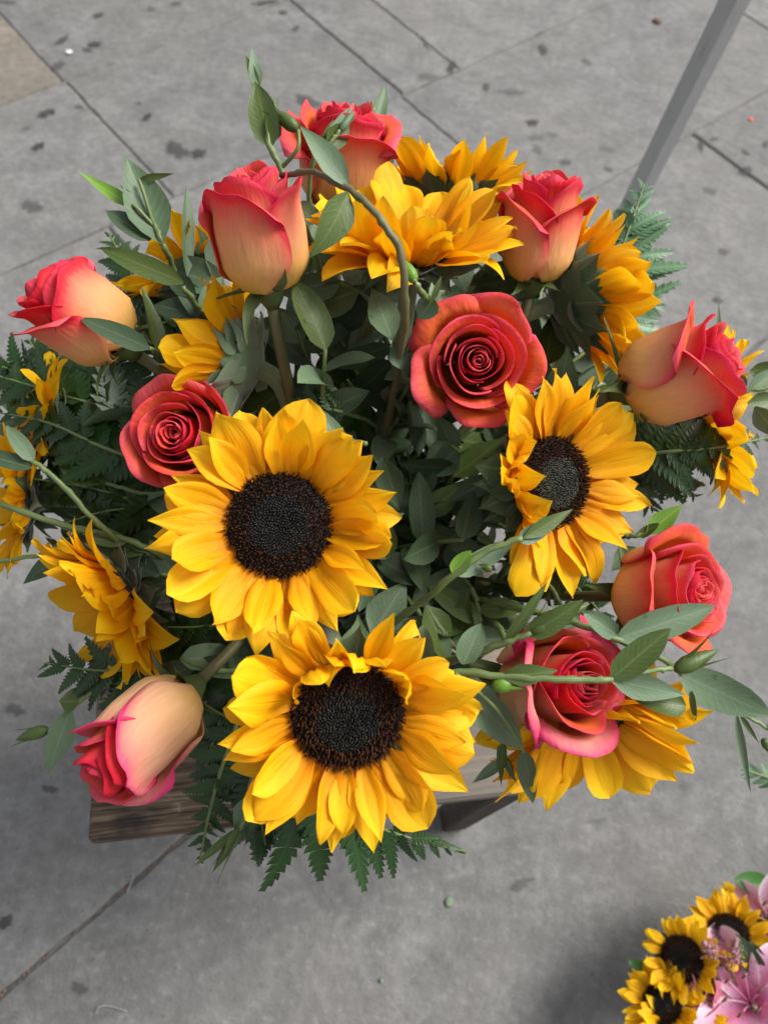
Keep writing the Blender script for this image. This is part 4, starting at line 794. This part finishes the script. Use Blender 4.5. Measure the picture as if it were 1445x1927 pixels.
def fern_hand(label, pts, pins, seed=0, group='fern fronds in the big bouquet'):
    """a frond whose pinnae are given one by one: base px, tip px, depth change at the tip"""
    rs = random.Random(seed); w_ = [P(*q) for q in pts]; m = Matrix.Translation(w_[0]); root = thing('fern_frond', label, 'fern', m, group)
    line = catmull([list(q) for q in w_], 30); full = np.r_[stem_to(w_[0], (w_[0] - w_[1]).normalized(), .3, None, 12)[:-1], line]
    v, f, uv = local_tube(full, (.0018, .0015, .0006), m, 6); link('rachis', mesh('rachis', v, f, M_STEM, uv), root)
    for (bx, by, tx, ty, d, dd) in pins:
        b, t = P(bx, by, d), P(tx, ty, d + dd); y = t - b; l_ = y.length; z = (EYE - b).normalized(); z = Quaternion(y.normalized(), rs.gauss(0, .3)) @ (z - y.normalized() * z.dot(y.normalized()))
        link('pinna', rs.choice(PIN), root, m.inverted() @ frame(y, z, b, (l_ * rs.uniform(.95, 1.2), l_, l_)))
fern_hand('fern hanging as a fringe of long pinnae below the front sunflower', [(520, 1400, .51), (560, 1480, .50), (640, 1530, .495), (720, 1560, .495), (800, 1585, .497), (880, 1603, .50)],
          [(565, 1500, 527, 1710, .497, -.004), (600, 1515, 600, 1690, .497, 0), (545, 1470, 468, 1668, .50, 0), (535, 1455, 432, 1610, .50, .004), (655, 1535, 693, 1680, .495, 0), (690, 1548, 722, 1655, .495, .003), (725, 1562, 752, 1652, .495, 0), (752, 1572, 778, 1630, .495, 0), (780, 1580, 802, 1628, .495, 0),
           (812, 1587, 830, 1622, .496, 0), (838, 1593, 852, 1616, .498, 0), (740, 1560, 800, 1560, .495, -.003), (775, 1578, 830, 1574, .495, 0), (810, 1584, 850, 1584, .495, 0), (845, 1594, 880, 1604, .498, 0), (630, 1530, 655, 1620, .497, 0)], 5)
fern_hand('second fern of the bottom fringe, left of the longest pinnae beside thin buds', [(470, 1380, .52), (480, 1460, .512), (490, 1530, .508), (500, 1590, .508)],
          [(480, 1460, 420, 1590, .512, 0), (485, 1500, 452, 1625, .51, 0), (488, 1510, 520, 1600, .51, 0), (495, 1560, 490, 1650, .508, 0), (474, 1420, 395, 1520, .515, 0), (478, 1440, 540, 1530, .513, .01)], 6)
fern('fern hanging below the stool front left of the front sunflower', [(440, 1380, .52), (410, 1470, .515), (390, 1550, .515), (376, 1622, .52)], 85, 5, 10, seed=15)
fern('fern at the lower left pointing past the downward rose', [(420, 1230, .57), (310, 1250, .565), (200, 1262, .565), (84, 1248, .57)], 150, 10, 11, seed=17)
fern('dark fern behind the downward rose, over the stool top', [(430, 1200, .58), (340, 1290, .58), (240, 1350, .585), (170, 1400, .60)], 90, 0, 9, seed=18)
fern('fern frond behind the leftmost rose with dark upright tips', [(360, 640, .66), (290, 580, .655), (240, 500, .655), (205, 440, .66)], 105, 10, 10, seed=19)
fern('fern beneath the big left sunflower in the shade', [(520, 1150, .56), (440, 1170, .55), (370, 1180, .55), (300, 1180, .555)], 130, 0, 10, seed=20)
fern('fern at the far left below the leftmost rose, nearest the pavement', [(260, 760, .67), (150, 740, .665), (40, 700, .665), (-40, 680, .67)], 130, -10, 10, seed=41)
fern('fern low on the left between the small pink rose and the left-edge sunflowers', [(380, 900, .64), (280, 880, .63), (180, 860, .625), (100, 850, .63)], 150, 10, 10, seed=42)
fern('fern on the left hanging over the pale long stem', [(400, 980, .62), (300, 960, .61), (210, 960, .605), (120, 985, .61)], 110, -15, 10, seed=43)
fern('fern below the shaded sunflower near the stool corner', [(460, 1150, .60), (370, 1200, .595), (280, 1240, .595), (190, 1300, .60)], 120, 5, 10, seed=44)
fern('small bright fern in the middle above the big left sunflower', [(690, 790, .56), (640, 775, .53), (600, 765, .525), (560, 750, .525)], 80, 0, 8, seed=21)
fern('fern in the shade right of the two big sunflowers', [(720, 1080, .56), (800, 1120, .54), (880, 1150, .54), (960, 1130, .545)], 110, 10, 10, seed=22)
fern('fern between the right sunflower and the coral rose', [(960, 1000, .60), (1040, 1070, .585), (1100, 1120, .585), (1150, 1180, .59)], 90, 0, 9, seed=23)
fern('fern on the left deep behind the woolly sunflower', [(480, 760, .64), (390, 700, .64), (300, 660, .64), (250, 600, .645)], 110, 0, 10, seed=24)
fern('fern on the stool left of the front sunflower', [(480, 1260, .55), (430, 1330, .55), (400, 1400, .55), (380, 1480, .555)], 110, 0, 10, seed=25)

# ------------------------------------------------------------------ second bouquet on the ground
B2 = G(1430, 1905, .02); B2M = Vector((B2.x, B2.y, .07))
bk_ = link('bucket', mesh('bucket', *lathe([(.065, .001), (.07, .004), (.08, .07), (.083, .072), (.077, .073), (.068, .012)]), M_BUCKET), None, Matrix.Translation((B2.x, B2.y, .002)))
tag(bk_, 'dark container on the pavement under the small pink and yellow bouquet', 'bucket')
G2 = 'flowers in the small bouquet on the pavement'
for (lb, px, py, z, n, rd, pl, sd) in (('small sunflower in the ground bouquet, its dark disc nearest the pale pavement', 1283, 1804, .15, (-.3, .15, .9), .0255, .029, 201), ('small sunflower above the pink rose, disc partly covered by a folded petal', 1370, 1756, .15, (.1, .45, .8), .024, .031, 202),
                                      ('small sunflower at the bottom edge of the ground bouquet', 1246, 1889, .14, (-.25, .25, .9), .023, .032, 203), ('topmost small sunflower of the ground bouquet beside the broad leaf', 1418, 1712, .12, (.2, .75, .4), .023, .031, 204), ('lowest small sunflower overlapping its neighbour, cut by the bottom edge', 1285, 1945, .15, (.1, .3, .9), .024, .034, 205)):
    q = G(px, py, z); d = (q - EYE).dot(FWD)
    sunflower(lb, px, py, d, n, rd, pl, 26, (13, 15), seed=sd, bank=BANK2, stem_r=.004, group=G2, mouth=B2M)
def dz(px, py, z): return (G(px, py, z) - EYE).dot(FWD)
rose('dusty pink rose between the small sunflowers and the lily', 1325, 1858, dz(1325, 1858, .115), (-.35, .10, .9), .030, .062, .3, 210, pink=True, group=G2, mouth=B2M)
TPROF = [(0, .25), (.15, .55), (.4, .95), (.55, 1), (.75, .78), (.9, .4), (.97, .16), (1, .02)]
def lily(label, px, py, z, n, ln, spin, seed):
    rs = random.Random(seed); d = dz(px, py, z); c = P(px, py, d); nn = view_dir(px, py, n); m = axis_frame(nn, view_dir(px, py, (0, 1, 0.01)), c)
    root = thing('lily', label, 'lily', m, G2)
    for i in range(6):
        a = spin + i * math.pi / 3; e = math.radians(52 if i % 2 else 46); rad = Vector((math.cos(a), math.sin(a), 0)); zv = Vector((0, 0, 1)); y = rad * math.cos(e) + zv * math.sin(e)
        g = blade(ln, ln * (.60 if i % 2 else .46), TPROF, 11, 18, (.25, -.9, -.9), .35, .02, rs.uniform(-.2, .2), .05, rs.uniform(0, 6), rfreq=1)
        link('tepal', mesh('tepal', g[0], g[1], M_LILY, g[2]), root, frame(y, zv * math.cos(e) - rad * math.sin(e), rad * .004 + zv * (.002 * (i % 2)), 1))
    for i in range(6):
        a = spin + .5 + i * math.pi / 3; p1 = Vector((math.cos(a) * .02, math.sin(a) * .02, ln * .55)); g = tube(bezier((0, 0, 0), (0, 0, ln * .25), p1 * .8, p1, 8), .0009, 5)
        s_ = link('stamen', mesh('stamen', g[0], g[1], M_LILY, g[2]), root)
        g = tube([p1 - Vector((.004, .003, 0)), p1, p1 + Vector((.004, .003, 0))], (.0008, .0018, .0008), 6); link('anther', mesh('anther', g[0], g[1], M_RUST), s_)
    v, f, uv = local_tube(stem_to(c - nn * .004, -nn, .35, B2M), (.004, .0035), m, 8); link('stem', mesh('stem', v, f, M_STEM, uv), root)
lily('pink lily with white edged spotted petals at the bottom right corner', 1416, 1894, .15, (-.15, .2, .95), .098, 2.85, 1)
lily('upper pink lily cut by the right edge, above the dark pointed leaf', 1476, 1752, .14, (-.3, .25, .9), .080, 2.3, 2)
def leafy2(label, px, py, z, leaves, mat):
    d = dz(px, py, z); c = P(px, py, d); m = Matrix.Translation(c); root = thing('leafy_sprig', label, 'greenery', m, G2)
    v, f, uv = local_tube(stem_to(c, Vector((0, 0, -1)), .3, B2M), (.003, .002), m, 7); link('stem', mesh('stem', v, f, M_STEM, uv), root)
    for (tx, ty, wp, roll, dd) in leaves: leaf(root, m, c, P(tx, ty, d + dd), wp * d / F_PX, mat, roll, .3, .3, LPROF2)
leafy2('broad green leaf at the top of the ground bouquet', 1450, 1672, .13, [(1380, 1655, 46, 10, .01), (1500, 1640, 50, 0, 0)], M_HOSTA)
leafy2('dark pointed leaves between the two pink lilies', 1432, 1840, .165, [(1383, 1757, 40, -10, -.01), (1412, 1770, 34, 20, .0), (1475, 1760, 40, 0, 0)], M_EUCD)
leafy2('green leaf tip sticking out left of the small sunflowers', 1225, 1838, .12, [(1181, 1806, 28, 10, .01), (1180, 1860, 30, 0, .02)], M_HOSTA)
leafy2('dark leaves under the ground bouquet filling between its flowers', 1370, 1830, .10, [(1300, 1760, 60, 0, .0), (1430, 1760, 60, 0, 0), (1300, 1900, 60, 0, 0), (1220, 1900, 50, 0, .01), (1330, 1700, 50, 0, .01), (1440, 1900, 60, 0, 0)], M_EUCD)
def astilbe(label, px, py, tx, ty, z):
    d = dz(px, py, z); a, b = P(px, py, d), P(tx, ty, d - .01); m = Matrix.Translation(a); root = thing('astilbe_plume', label, 'flower', m, G2); rs = random.Random(int(px))
    v, f, uv = local_tube(np.r_[stem_to(a, (a - b).normalized(), .3, B2M)[:-1], catmull([list(a), list((a + b) / 2), list(b)], 8)], (.0015, .001), m, 6); link('stem', mesh('stem', v, f, M_STEMROSE, uv), root)
    v, f = [], []
    for i in range(150):
        t = rs.random() ** .8; p = (b - a) * t + Vector((rs.gauss(0, 1), rs.gauss(0, 1), rs.gauss(0, 1))) * .0055 * (1.1 - t); q, g = pebble(p, rs.uniform(.0008, .0017), None, flat=1.); f += [tuple(k + len(v) for k in w2) for w2 in g]; v += q
    o = link('florets', mesh('florets', v, f, M_ASTILBE), root); o['kind'] = 'stuff'
astilbe('feathery dusky pink plume beside the covered small sunflower', 1376, 1815, 1384, 1765, .18)
astilbe('second feathery pink plume crossing the yellow petals', 1345, 1800, 1322, 1772, .185)
fern_tip = fern('faint fern tip entering at the right edge over bare pavement', [(1500, 1490, .80), (1460, 1470, .80), (1420, 1455, .80), (1395, 1448, .80)], 40, 0, 8, pale=True, seed=30, rooted=False, group='fern fronds in the small bouquet')
